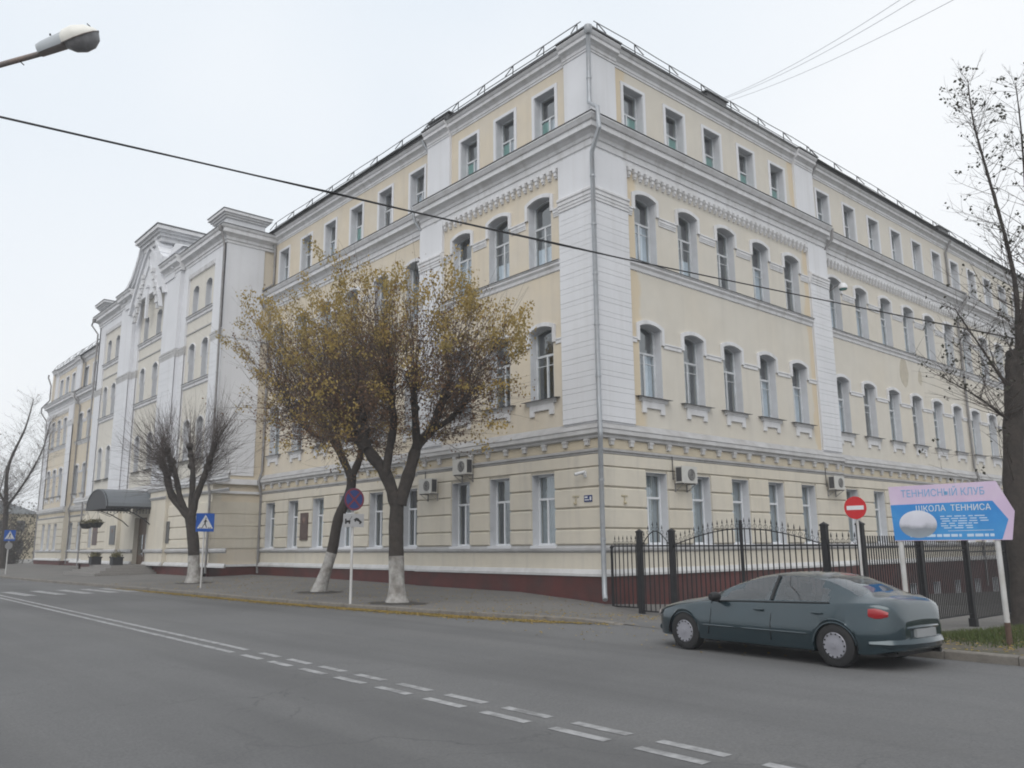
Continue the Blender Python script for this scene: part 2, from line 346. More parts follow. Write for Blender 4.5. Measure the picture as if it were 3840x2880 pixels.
def wall(F, name, s0, s1, o, z0, z1, cols, material, thick=.5, parent=BLD):
    """one wall with openings; cols = [(centre, half width, [(sill, spring, rise), ...]), ...]"""
    mb = MB(); cur = s0
    for c, hw, ops in sorted(cols):
        F.box(mb, cur, c-hw, o-thick, o, z0, z1); zc = z0
        for zb, zs, rise in ops:
            F.box(mb, c-hw, c+hw, o-thick, o, zc, zb); zc = zs
            if rise:
                a = arc(c, zs, hw, rise); zt = zs+rise+.08
                F.poly(mb, a + [(c+hw, zt), (c-hw, zt)], o-thick, o); zc = zt
        F.box(mb, c-hw, c+hw, o-thick, o, zc, z1); cur = c+hw
    F.box(mb, cur, s1, o-thick, o, z0, z1)
    return mb.build(name, material, parent)

# ---- window kinds: local x along the wall, y outwards, z up from the sill, shared meshes
WM = {}
def sheet(mb, x0, x1, z0, z1): mb.add([(x0, -.335, z0), (x1, -.335, z0), (x1, -.335, z1), (x0, -.335, z1)], [(0, 1, 2, 3)])
def bars(mb, x0, x1, z0, z1, w, y0=-.27, y1=-.21): mb.box(x0, x1, y0, y1, z0, z1)
def window_kind(kind, hw, h, tz, mull, rise, fw=.06):
    """frame, panes, reveal"""
    fr = MB(); pn = []
    zs = h - rise
    def frame_box(x0, x1, z0, z1): fr.box(x0, x1, -.37, -.3, z0, z1)
    frame_box(-hw, -hw+fw, 0, zs); frame_box(hw-fw, hw, 0, zs); frame_box(-hw+fw, hw-fw, 0, fw)
    frame_box(-hw+fw, hw-fw, tz-fw/2, tz+fw/2)
    for x in mull: frame_box(x-fw/2, x+fw/2, fw, tz-fw/2)
    up = MB()
    if rise:
        a = arc(0, zs, hw, rise); b = arc(0, zs-fw*.4, hw-fw, rise-fw*.4)
        for i in range(len(a)-1):
            q = [a[i], a[i+1], b[i+1], b[i]]
            fr.prism(q, lambda x, z, t: (x, t, z), -.37, -.3)
        q_ = [(-hw+fw, tz+fw/2), (hw-fw, tz+fw/2)] + list(reversed(b)); up.add([(x, -.335, z) for x, z in q_], [tuple(range(len(q_)))])
    else:
        frame_box(-hw+fw, hw-fw, h-fw, h)
        sheet(up, -hw+fw, hw-fw, tz+fw/2, h-fw)
    pn.append(up.mesh('pane', M_GLS))
    edges = [-hw] + list(mull) + [hw]
    for i in range(len(edges)-1):
        m = MB(); sheet(m, edges[i] + (fw if i == 0 else fw/2), edges[i+1] - (fw if i == len(edges)-2 else fw/2), fw, tz-fw/2)
        pn.append(m.mesh('pane', M_GLS))
    rv = MB(); t = .012
    rv.box(-hw, -hw+t, -.3, .004, 0, zs); rv.box(hw-t, hw, -.3, .004, 0, zs); rv.box(-hw, hw, -.3, .03, -.03, .0)
    if rise:
        a = arc(0, zs, hw, rise); b = arc(0, zs-t, hw-t, rise-t*.4)
        for i in range(len(a)-1): rv.prism([a[i], a[i+1], b[i+1], b[i]], lambda x, z, t_: (x, t_, z), -.3, .004)
    else: rv.box(-hw+t, hw-t, -.3, .004, h-t, h)
    WM[kind] = dict(frame=fr, panes=pn, reveal=rv.mesh('reveal', M_REV), hw=hw, h=h, tz=tz, mull=mull, rise=rise)
window_kind('gf', .61, 2.48, 1.62, (.12,), 0, .075)
window_kind('arch', AW, 2.69, 1.66, (.02,), ARISE, .078)
window_kind('attic', .58, 2.05, 1.12, (.05,), 0, .07)
window_kind('tower', .48, 2.45, 1.5, (), .24)
window_kind('tower_small', .48, 1.75, 1.0, (), .24)
window_kind('cellar', .42, 1.0, .55, (), 0, .09)
for k, w in WM.items():
    fr = w.pop('frame')
    if k in ('arch', 'attic'):   # extra glazing bar in the casements
        hw = w['hw']
        if k == 'arch': fr.box(-hw+.06, hw-.06, -.362, -.315, 1.28, 1.305)
        w['frame'] = fr.mesh('window', M_WFO)
    else: w['frame'] = fr.mesh('window', M_WFR)
def flat_ring(outer, inner, y0, y1, m, name):
    mb = MB()
    for i in range(len(outer)-1): mb.prism([outer[i], outer[i+1], inner[i+1], inner[i]], lambda x, z, t: (x, t, z), y0, y1)
    return mb.mesh(name, m)
zs_ = 2.69-ARISE
o_ = [(-.765, 2.0), (-.765, zs_+.10)] + arc(0, zs_+.10, .765, ARISE+.045)[1:-1] + [(.765, zs_+.10), (.765, 2.0)]
i_ = [(-AW, 2.0), (-AW, zs_)] + arc(0, zs_, AW, ARISE)[1:-1] + [(AW, zs_), (AW, 2.0)]
HOOD = flat_ring(o_, i_, 0.003, .075, M_COR, 'hood_mould')
o_ = [(-.72, 0), (-.72, 2.18), (.72, 2.18), (.72, 0)]; i_ = [(-.58, 0), (-.58, 2.05), (.58, 2.05), (.58, 0)]
ATTIC_SUR = flat_ring(o_, i_, 0.003, .045, M_WHI, 'surround')
o_ = [(-.58, 1.4), (-.58, 2.21)] + arc(0, 2.21, .58, .3)[1:-1] + [(.58, 2.21), (.58, 1.4)]
i_ = [(-.48, 1.4), (-.48, 2.21)] + arc(0, 2.21, .48, .24)[1:-1] + [(.48, 2.21), (.48, 1.4)]
TOW_HOOD = flat_ring(o_, i_, 0.003, .06, M_COR, 'hood_mould')
mb = MB(); mb.prism([(-.33, 0.003), (.22, -.045), (.22, -.06), (-.33, -.015)], lambda y, z, t: (t, y, z), -.92, .92); SILL = mb.mesh('sill', M_FLA)
mb = MB(); mb.prism([(-.62, -.03), (.62, -.03), (.62, -.6), (.40, -.6), (.40, -.42), (-.40, -.42), (-.40, -.6), (-.62, -.6)], lambda x, z, t: (x, t, z), .002, .07)
mb.prism([(.002, -.03), (.14, -.05), (.10, -.16), (.07, -.2), (.002, -.2)], lambda y, z, t: (t, y, z), -.74, .74); APRON = mb.mesh('apron', M_COR)
mb = MB(); mb.prism([(-.31, .02), (.10, -.01), (.10, -.10), (-.31, -.10)], lambda y, z, t: (t, y, z), -.66, .66); GSILL = mb.mesh('sill', M_WHI)
def curtain_mesh(w, h, n, amp, m, name='curtain', x0=None):
    mb = MB(); x0 = -w/2 if x0 is None else x0
    xs_ = np.linspace(x0, x0+w, n)
    mb.add([(x, -.46 + amp*math.sin(i*1.9 + .3*math.sin(i*2.3)), z) for i, x in enumerate(xs_) for z in (0.02, h)], [(2*i, 2*i+2, 2*i+3, 2*i+1) for i in range(n-1)])
    return mb.mesh(name, m, smooth=True, fix=False)
CURT = {'arch_full': curtain_mesh(1.16, 1.66, 28, .03, M_CUR), 'arch_l': curtain_mesh(.42, 1.64, 12, .03, M_CUR, x0=-.6), 'arch_r': curtain_mesh(.46, 2.4, 12, .03, M_CUR, x0=.12),
        'gf': curtain_mesh(1.14, 2.4, 30, .012, M_BLI, 'blind'), 'gf_low': curtain_mesh(1.14, 1.6, 30, .012, M_BLI, 'blind'), 'attic': curtain_mesh(1.1, 1.1, 24, .03, M_CUR), 'arch_bl': curtain_mesh(1.16, 2.2, 28, .012, M_BLI, 'blind'), 'arch_short': curtain_mesh(1.16, .9, 26, .03, M_CUR), 'arch_thin': curtain_mesh(.25, 1.62, 9, .03, M_CUR, x0=-.6), 'gf_part': curtain_mesh(.55, 2.4, 16, .012, M_BLI, 'blind', x0=-.57)}
def window(F, kind, s, o, z, parent=BLD, extras=(), curtain=None, teal=None, old=True, panes=True):
    w = WM[kind]
    ob = link('window', w['frame'], parent, F.p(s, o, z), F.rz)
    for i, pm in enumerate(w['panes']):
        if not panes: break
        po = link('pane', pm, ob)
        if teal is not None and i == teal:
            q_ = MB(); xa_, xb_ = (w['mull'][0]+.04, w['hw']-.08) if F.side == 'L' else (-w['hw']+.08, w['mull'][0]-.04); q_.box(xa_, xb_, -.375, -.362, random.uniform(.3, .5), w['tz']-.06); link('teal_board', q_.mesh('teal_board', M_TEALB), ob)
    link('reveal', w['reveal'], ob)
    for nm, me in extras: link(nm, me, ob)
    if curtain:
        for c in (curtain if isinstance(curtain, tuple) else (curtain,)): link(CURT[c].name.split('.')[0], CURT[c], ob)
    return ob
TEAL = {}
GZ, F2, F3, F4 = .97, 6.15, 11.15, 16.33
def rand_cur(kind):
    r_ = random.random()
    if kind == 'gf': return 'gf' if r_ < .35 else ('gf_low' if r_ < .6 else ('gf_part' if r_ < .85 else None))
    if kind == 'f3': return 'arch_full' if r_ < .5 else (('arch_l', 'arch_r') if r_ < .72 else ('arch_short' if r_ < .86 else ('arch_thin' if r_ < .95 else None)))
    if kind == 'f2': return ('arch_l',) if r_ < .25 else (('arch_l', 'arch_r') if r_ < .5 else ('arch_bl' if r_ < .8 else None))
    return 'attic' if r_ < .75 else None

def rust(F, s0, s1, z0, z1, o, parent=BLD):
    """one chamfered course block standing 45 mm proud"""
    a, c = .07, .026; g = .026; z0 += g; z1 -= g
    vs = [F.p(s0, o, z0), F.p(s1, o, z0), F.p(s1, o, z1), F.p(s0, o, z1)]
    vs += [F.p(s0, o+a-c, z0), F.p(s1, o+a-c, z0), F.p(s1, o+a-c, z1), F.p(s0, o+a-c, z1)]
    vs += [F.p(s0+.004, o+a, z0+c), F.p(s1-.004, o+a, z0+c), F.p(s1-.004, o+a, z1-c), F.p(s0+.004, o+a, z1-c)]
    fs = [(0, 3, 2, 1), (8, 9, 10, 11)]
    for b in (0, 4): fs += [(b+i, b+(i+1) % 4, b+4+(i+1) % 4, b+4+i) for i in range(4)]
    mb = MB(); mb.add(vs, fs); mb.build('rustication_block', M_YELG, parent)
ROWS = [.97, 1.5, 2.19, 2.86, 3.54]
P_SKIRT = [(0, -.03), (.15, -.03), (.15, .05), (.05, .19), (0, .19)]
P_SILLC = [(0, .72), (.05, .75), (.09, .80), (.09, .88), (.06, .93), (0, .97)]
P_STRING = [(0, 3.96), (.05, 3.98), (.05, 4.03), (.10, 4.06), (.10, 4.12), (0, 4.15)]
P_BASE = [(0, 4.48), (.10, 4.5), (.12, 4.58), (.21, 4.64), (.21, 4.78), (.17, 4.80), (0, 4.80)]
P_BSLOPE = [(0, 4.802), (.225, 4.79), (.225, 4.81), (.12, 4.93), (0, 5.06)]
P_IMP2 = [(0, 8.06), (.035, 8.06), (.035, 8.18), (.06, 8.2), (.06, 8.25), (0, 8.25)]
P_IMP3 = [(0, 12.86), (.03, 12.86), (.03, 12.93), (.045, 12.93), (.045, 13.0), (.065, 13.0), (.065, 13.1), (.09, 13.12), (.09, 13.17), (0, 13.2)]
P_LEDGE = [(0, 10.75), (.04, 10.78), (.06, 10.9), (.13, 10.98), (.13, 11.06), (.17, 11.08), (.17, 11.11), (0, 11.13)]
P_LFL = [(0, 11.135), (.2, 11.115), (.2, 11.13), (0, 11.155)]
P_MAIN = [(-.3, 14.84), (.03, 14.84), (.03, 14.98), (.08, 15.0), (.08, 15.22), (.13, 15.25), (.16, 15.36), (.26, 15.46), (.40, 15.5), (.40, 15.70), (.46, 15.72), (.53, 15.84), (.55, 15.86), (.55, 15.92), (-.3, 15.95)]
P_MFL = [(-.45, 16.2), (.58, 15.93), (.58, 15.95), (-.45, 16.23)]
P_EAVE = [(-.2, 18.98), (.03, 18.98), (.03, 19.06), (.06, 19.08), (.06, 19.2), (.14, 19.28), (.24, 19.33), (.24, 19.46), (.29, 19.5), (.34, 19.58), (.34, 19.63), (-.2, 19.63)]
P_EFL = [(-.2, 19.635), (.39, 19.60), (.39, 19.66), (-.2, 19.72)]

def courses(F, s0, s1, o, z0, z1, parent, step=.53):
    """stacked wide and narrow courses with thin open joints"""
    n = int(round((z1-z0)/step)); h = (z1-z0)/n; g = .0045
    for i in range(n):
        for a, b in ((0, .34), (.34, 1)):
            mb = MB(); F.box(mb, s0, s1, o-.06, o + random.uniform(-.002, .002), z0+(i+a)*h+g, z0+(i+b)*h-g)
            mb.build('course', M_WHI, parent)
P_CAP = [(0, 12.87), (.03, 12.87), (.03, 12.98), (.05, 12.98), (.05, 13.1), (.075, 13.1), (.075, 13.22), (.11, 13.26), (.11, 13.34), (0, 13.42)]
def pilaster(F, s0, s1, base, attic_o, mit0=0, detail=True, parent=BLD, top=14.84):
    o = base + .12; L_ = F.side == 'L'
    sa, sb, sc = ((-.07, -.12, -.12) if L_ else (0, -.06, 0)) if mit0 else (s0, s0, s0)
    mb = MB(); F.box(mb, sa, s1, base-(0 if mit0 else .02), o-.05, 5.0, 12.87); F.box(mb, sc, s1, base-(0 if mit0 else .02), o, 13.42, top)
    pl = mb.build('pilaster', M_WHI, parent)
    if detail: courses(F, sb, s1, o, 5.06, 12.87, pl)
    else:
        mb = MB(); F.box(mb, s0, s1, base, o-.02, 5.06, 12.87); mb.build('shaft', M_WHI, pl)
    mb = MB(); F.mould(mb, P_CAP, s0, s1, mit0=1 if mit0 else 0, base=o); F.box(mb, sc, s1, base, o+.001, 12.88, 13.40); mb.build('capital', M_COR, pl)
    if attic_o is not None:
        mb = MB(); F.box(mb, s0, s1, attic_o-.02, attic_o+.12, 16.0, 18.98); mb.build('attic_pilaster', M_WHI, pl)
    return pl

def section(F, s0, s1, o, o4, wins, pils, tag_, mit0=False, mit1=False, dentils=True, ymat=M_YEL, blocks=True, near=True, plinth_z=-3.0, cellar=None, win4=None):
    """one stretch of facade: plinth, rusticated ground floor, two arched floors, attic floor, cornices"""
    win4 = win4 or wins
    hw = .61
    cl_ = [(c, .42, [(-2.05, -1.05, 0)]) for c in (cellar or [])]
    def st(o_, th): return (s0 if not mit0 else (-o_ if F.side == 'L' else -o_+th))
    wall(F, 'plinth', st(o+.08, .5), s1, o+.08, plinth_z, -.03, cl_, M_RED)
    for c in (cellar or []): window(F, 'cellar', c, o+.08, -2.05)
    wall(F, 'wall', st(o, .5), s1, o, -.03, 5.0, [(c, hw, [(GZ, GZ+2.48, 0)]) for c in wins], M_YELG)
    wall(F, 'wall', st(o, .5), s1, o, 5.0, 14.9, [(c, AW, [(F2, F2+2.69-ARISE, ARISE), (F3, F3+2.69-ARISE, ARISE)]) for c in wins], ymat)
    wall(F, 'attic_wall', st(o4, .5), s1, o4, 15.9, 19.0, [(c, .58, [(F4, F4+2.05, 0)]) for c in win4], ymat, thick=.5)
    m0 = 1 if mit0 else 0; m1 = 1 if mit1 else 0
    for nm, pr_, mt in (('skirt_moulding', P_SKIRT, M_BCO), ('sill_course', P_SILLC, M_GRY), ('string_course', P_STRING, M_GRY), ('base_cornice', P_BASE, M_BCO), ('cornice_weathering', P_BSLOPE, M_GRY)):
        mb = MB(); F.mould(mb, pr_, s0, s1, m0, m1, base=o); mb.build(nm, mt, BLD)
    mb = MB(); F.mould(mb, [(-.02, 4.17), (.012, 4.17), (.012, 4.47), (-.02, 4.47)], s0, s1, m0, m1, base=o); mb.build('frieze', M_OCH, BLD)
    mb = MB(); F.mould(mb, [(0, 3.55), (.07, 3.57), (.07, 3.95), (0, 3.95)], s0, s1, m0, m1, base=o); mb.build('lintel_band', M_YELG, BLD)
    # rustication: one block for each course of each pier
    edges = [s0] + [e for c in sorted(wins) for e in (c-hw, c+hw)] + [s1]
    for i in range(0, len(edges), 2):
        a, b = edges[i], edges[i+1]
        if b-a < .08: continue
        if blocks:
            for r0, r1 in zip(ROWS[:-1], ROWS[1:]): rust(F, a - (.07 if (mit0 and i == 0 and F.side == 'L') else 0), b, r0, r1, o)
    # modillions under the base cornice
    n = max(2, int((s1-s0)/.97)); me = MB(); me.box(-.085, .085, 0, .10, .06, .27); me.box(-.11, .11, 0, .12, .20, .275); me = me.mesh('modillion', M_BCO)
    if near:
        for i in range(n): link('modillion', me, BLD, F.p(s0 + (i+.5)*(s1-s0)/n, o+.012, 4.21), F.rz)
    for c in sorted(wins):
        window(F, 'gf', c, o, GZ, extras=(('sill', GSILL),), curtain=rand_cur('gf'))
        window(F, 'arch', c, o, F2, extras=(('hood_mould', HOOD), ('sill', SILL), ('apron', APRON)), curtain=rand_cur('f2'))
        window(F, 'arch', c, o, F3, extras=(('hood_mould', HOOD),), curtain=rand_cur('f3'))
    for c in sorted(win4):
        window(F, 'attic', c, o4, F4, extras=(('surround', ATTIC_SUR),), curtain=rand_cur('f4'), teal=(2 if near and (s0 == 0 or random.random() < .25) else None))
    # bands between the pilasters
    free = []; cur = s0
    for a, b in sorted(pils): 
        if a - cur > .05: free.append((cur, a))
        cur = b
    if s1 - cur > .05: free.append((cur, s1))
    for a, b in free:
        for nm, pr_, mt in (('ledge', P_LEDGE, M_COR), ('ledge_flashing', P_LFL, M_FLA)):
            mb = MB(); F.mould(mb, pr_, a, b, base=o); mb.build(nm, mt, BLD)
        ed = [a] + [e for c in sorted(wins) if a < c < b for e in (c-.765, c+.765)] + [b]
        for i in range(0, len(ed), 2):
            if ed[i+1]-ed[i] < .06: continue
            for pr_ in (P_IMP2, P_IMP3):
                mb = MB(); F.mould(mb, pr_, ed[i], ed[i+1], base=o); mb.build('impost_band', M_COR, BLD)
        if dentils:
            n = max(1, int(round((b-a)/.335))); me = DENTIL
            for i in range(n): link('dentil', me, BLD, F.p(a + (i+.5)*(b-a)/n, o, 14.38), F.rz)
            mb = MB(); F.box(mb, a, b, o, o+.10, 14.70, 14.80); mb.build('dentil_band', M_COR, BLD)
    # main cornice and eaves, breaking forward over the pilasters
    ext = .0
    mb = MB(); F.mould(mb, P_MAIN, s0, s1, m0, m1, base=o); F.box(mb, s0 + (.0), s1, o-.45, o-.28, 14.85, 15.9); mb.build('main_cornice', M_COR, BLD)
    mb = MB(); F.mould(mb, P_MFL, s0, s1, m0, m1, base=o); mb.build('cornice_flashing', M_FLA, BLD)
    mb = MB(); F.mould(mb, P_EAVE, s0, s1, m0, m1, base=o4); mb.build('eaves_cornice', M_COR, BLD)
    mb = MB(); F.mould(mb, P_EFL, s0, s1, m0, m1, base=o4); mb.build('eaves_flashing', M_FLA, BLD)
mb = MB(); mb.box(-.06, .06, 0, .13, .02, .32); mb.box(-.085, .085, 0, .16, .17, .32); mb.box(-.045, .045, 0, .09, -.06, .03); DENTIL = mb.mesh('dentil', M_COR)

WL1 = [2.74, 5.11, 7.49]
WL2 = [11.6+2.75*i for i in range(6)]
WR1 = [2.83, 5.40, 7.96, 10.53, 13.09]
WR2 = [17.55+2.73*i for i in range(11)]
TOT = 79.0
section(FL, 0, 10.45, 0, -.37, WL1, [(0, 1.6), (8.76, 10.45)], 'left pavilion', mit0=True)
section(FL, 10.45, 26.8, -.4, -.52, WL2, [], 'left wing', dentils=False, win4=[x+.0 for x in WL2])
section(FR, 0, 16.25, 0, -.37, WR1, [(0, 1.74), (14.55, 16.25)], 'right pavilion', mit0=True, ymat=M_YELR)
section(FR, 16.25, 48, -.3, -.52, WR2, [], 'right wing', ymat=M_YELR, cellar=[c for c in WR2])
section(FL, 52.2, 68.55, -.4, -.52, [TOT-c for c in WL2], [], 'far wing', dentils=False, near=False)
section(FL, 68.55, 79, 0, -.37, [TOT-c for c in WL1], [(68.55, 70.24), (77.4, 79)], 'far pavilion', near=False, mit1=True)
pilaster(FL, 0, 1.6, 0, None, mit0=1); pilaster(FR, 0, 1.74, 0, None, mit0=1)
mb = MB(); FL.box(mb, -(-.37)-.12, 1.56, -.39, -.25, 16.0, 18.98); mb.build('attic_pilaster', M_WHI, BLD)
mb = MB(); FR.box(mb, .37, 1.72, -.39, -.252, 16.0, 18.98); mb.build('attic_pilaster', M_WHI, BLD)
pilaster(FL, 8.76, 10.45, 0, -.37); pilaster(FR, 14.55, 16.25, 0, -.37)
pilaster(FL, 68.55, 70.24, 0, -.37, detail=False); pilaster(FL, 77.4, 79, 0, -.37, detail=False)
# cornice breaks over the pilasters
for F, a, b, mt in ((FL, 0, 1.6, 1), (FR, 0, 1.74, 1), (FL, 8.76, 10.45, 0), (FR, 14.55, 16.25, 0), (FL, 68.55, 70.24, 0), (FL, 77.4, 79, 0)):
    mb = MB(); F.mould(mb, [(o+.05 if o > -.2 else o, z-.004 if z > 15 else z) for o, z in P_EAVE], a, b, mt, 0, base=-.37+.07); mb.build('eaves_cornice', M_COR, BLD)
    mb = MB(); F.mould(mb, [(o+.02, z+.05) for o, z in P_EFL], a, b, mt, 0, base=-.37+.1); mb.build('eaves_flashing', M_FLA, BLD)
# roof, back walls and the dark rooms behind the windows
mb = MB()
def roof_strip(pts): mb.add(pts, [tuple(range(len(pts)))])
RZ, RT = 19.70, 20.9
mb.add([(.02, -.02, RZ), (-6.5, 6.5, RT), (-79, 6.5, RT), (-79, -.0, RZ), (-79, 14, RZ), (-14, 14, RZ), (-14, 48, RZ), (.02, 48, RZ), (-6.5, 48, RT)],
       [(0, 3, 2, 1), (1, 2, 4, 5), (0, 1, 8, 7), (1, 5, 6, 8)])
mb.build('roof', M_ROOF, BLD)
mb = MB(); mb.box(-79, -14, 13.5, 14, -3, 19.7); mb.box(-14, -13.5, 13.5, 48, -3, 19.7); mb.box(-14, .02-.4, 47.5, 48, -3, 19.7); mb.box(-79, -78.6, 0.05, 14, -3, 19.6); mb.build('back_wall', M_YEL, BLD)
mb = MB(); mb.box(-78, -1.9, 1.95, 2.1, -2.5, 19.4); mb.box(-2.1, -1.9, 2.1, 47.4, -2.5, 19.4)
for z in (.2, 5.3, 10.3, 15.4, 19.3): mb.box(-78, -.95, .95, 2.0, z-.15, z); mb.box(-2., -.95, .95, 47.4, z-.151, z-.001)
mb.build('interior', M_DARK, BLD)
# ---- central block with curved gable
TP = 2.45
mbw = [TOT-c for c in ()]
CW = 39.5
side_c = [29.45, 31.55]; side_m = [TOT-c for c in side_c]; mid_c = [38.2, 40.8]
cols = [(c, .48, [(F2, F2+2.21, .24), (F3-.25, F3+1.96, .24), (15.35, 15.35+1.51, .24)]) for c in side_c+side_m+mid_c]
wall(FL, 'wall', 26.8, 52.2, TP-.12, 5.0, 19.0, cols, M_YELP)
wall(FL, 'wall', 26.8, 52.2, TP-.05, -.03, 5.0, [(28.95, .48, [(GZ+.2, GZ+1.71, .24)]), (TOT-28.95, .48, [(GZ+.2, GZ+1.71, .24)]), (38.6, 1.25, [(-.03, 3.0, 0)])], M_YELG)
wall(FL, 'plinth', 26.8, 52.2, TP+.04, -3, -.03, [(38.6, 1.25, [(-.4, -.03, 0)])], M_RED)
for c in side_c+side_m+mid_c:
    window(FL, 'tower', c, TP-.12, F2, extras=(('hood_mould', TOW_HOOD), ('sill', SILL)))
    window(FL, 'tower', c, TP-.12, F3-.25, extras=(('hood_mould', TOW_HOOD),))
    window(FL, 'tower_small', c, TP-.12, 15.35)
# white piers of the central block
def pier(s0, s1, o, z0=5.0, z1=18.7, det=True):
    mb = MB(); FL.box(mb, s0, s1, TP-.3, o-.02, z0, 12.87); FL.box(mb, s0, s1, TP-.3, o, 13.42, z1); pl = mb.build('pilaster', M_WHI, BLD)
    if det: courses(FL, s0, s1, o, z0+.06, 12.87, pl, .8)
    mb = MB(); FL.mould(mb, P_CAP, s0-.05, s1+.05, base=o-.03); FL.box(mb, s0, s1, TP-.2, o+.001, 12.88, 13.4); mb.build('capital', M_BCO, pl)
for a, b, o in ((26.8, 28.4, TP), (32.65, 37.0, TP+.02), (33.5, 36.2, TP+.28)):
    pier(a, b, o); pier(TOT-b, TOT-a, o)
for z, pr_, mt in ((0, P_SKIRT, M_BCO), (0, P_SILLC, M_GRY), (0, P_STRING, M_GRY), (0, P_BASE, M_COR), (0, P_BSLOPE, M_GRY)):
    for a, b, o in ((26.8, 33.4, TP), (33.4, 36.3, TP+.2), (36.3, 42.7, TP), (42.7, 45.6, TP+.2), (45.6, 52.2, TP)):
        if pr_ in (P_SKIRT, P_SILLC) and a == 36.3:
            for a2, b2 in ((36.3, 37.35), (39.85, 42.7)):
                mb = MB(); FL.mould(mb, pr_, a2, b2, base=o); mb.build('sill_course', mt, BLD)
            continue
        mb = MB(); FL.mould(mb, pr_, a, b, 1 if a == 26.8 else 0, 1 if b == 52.2 else 0, base=o); mb.build('string_course', mt, BLD)
for a, b in ((33.45, 36.25), (42.75, 45.55)):
    mb = MB(); FL.box(mb, a, b, TP-.1, TP+.2, -.03, 5.0); mb.build('pier_base', M_YELG, BLD)
for a, b in ((26.8, 28.47), (29.43, 33.4), (45.6, 49.57), (50.53, 52.2)):
    for r0, r1 in zip(ROWS[:-1], ROWS[1:]): rust(FL, a, b, r0, r1, TP-.05)
for c in (28.95, TOT-28.95):
    w = WM['tower_small']; window(FL, 'tower_small', c, TP-.05, GZ+.2)
for a, b in ((28.4, 32.65), (37.0, 42.0), (46.35, 50.6)):
    for zz in (10.55, 14.85):
        mb = MB(); FL.mould(mb, [(0, zz), (.08, zz+.06), (.08, zz+.2), (.17, zz+.27), (.17, zz+.32), (0, zz+.36)], a, b, base=TP-.12); mb.build('ledge', M_COR, BLD)
        mb = MB(); FL.mould(mb, [(0, zz+.365), (.2, zz+.345), (.2, zz+.355), (0, zz+.38)], a, b, base=TP-.12); mb.build('ledge_flashing', M_FLA, BLD)
    mb = MB(); FL.box(mb, a, b, TP-.12, TP-.07, 14.05, 14.12); mb.build('panel_moulding', M_GRY, BLD)
    if a != 37.0:
        n = int((b-a)/.3)
        for i in range(n):
            mb = MB(); FL.box(mb, a+(i+.2)*(b-a)/n, a+(i+.8)*(b-a)/n, TP-.12, TP-.0, 17.75, 18.0); mb.build('dentil', M_COR, BLD)
        mb = MB(); FL.box(mb, a, b, TP-.12, TP, 18.0, 18.71); mb.build('panel_head', M_WHI, BLD)
# side walls of the block
for X, sg in ((-26.8, 1), (-52.2, -1)):
    mb = MB()
    mb.box(X-.5*sg, X-.002*sg, -TP+.5, .9, -.03, 18.98); mb.build('wall', M_YEL, BLD)
    mb = MB(); mb.box(X-.3*sg, X+.06*sg, -TP+.0, -.12, 5.0, 18.9); pl = mb.build('pilaster', M_WHI, BLD)
    mb = MB(); mb.box(X-.5*sg, X+.04*sg, -TP-.04, .9, -3, -.03); mb.build('plinth', M_RED, BLD)
    for d_, z0_, z1_ in ((.2, 4.5, 4.79), (.1, 3.98, 4.12), (.13, -.02, .1), (.1, 12.9, 13.35)):
        mb = MB(); mb.box(X-.1*sg, X+d_*sg, -TP+.01, .4, z0_, z1_); mb.build('string_course', M_COR, BLD)
    for r0, r1 in zip(ROWS[:-1], ROWS[1:]):
        mb = MB(); mb.box(X-.05*sg, X+.04*sg, -TP+.06, .38, r0+.015, r1-.015); mb.build('rustication_block', M_YELG, BLD)
# block cornice with returns, breaking forward over the inner piers
P_TC = [(-.2, 18.55), (.04, 18.55), (.04, 18.7), (.1, 18.74), (.1, 18.9), (.2, 19.0), (.36, 19.08), (.36, 19.3), (.44, 19.36), (.48, 19.44), (.48, 19.5), (-.2, 19.5)]
for a, b, o in ((26.8, 33.3, TP), (33.3, 36.4, TP+.28), (36.4, 42.6, TP+.1), (42.6, 45.7, TP+.28), (45.7, 52.2, TP)):
    if a == 36.4: continue
    m0, m1 = (1 if a == 26.8 else 0), (1 if b == 52.2 else 0)
    mb = MB(); k = len(P_TC)
    def mm(prof, mt, nm):
        mb = MB(); k = len(prof)
        vs_ = [FL.p(a - m0*(q+.06), q+o, z) for q, z in prof] + [FL.p(b + m1*(q+.06), q+o, z) for q, z in prof]
        mb.add(vs_, [tuple(range(k)), tuple(range(2*k-1, k-1, -1))] + [((i+1) % k, i, i+k, (i+1) % k+k) for i in range(k)]); mb.build(nm, mt, BLD)
    mm(P_TC, M_COR, 'main_cornice'); mm([(-.2, 19.51), (.52, 19.49), (.52, 19.53), (-.2, 19.56)], M_FLA, 'cornice_flashing')
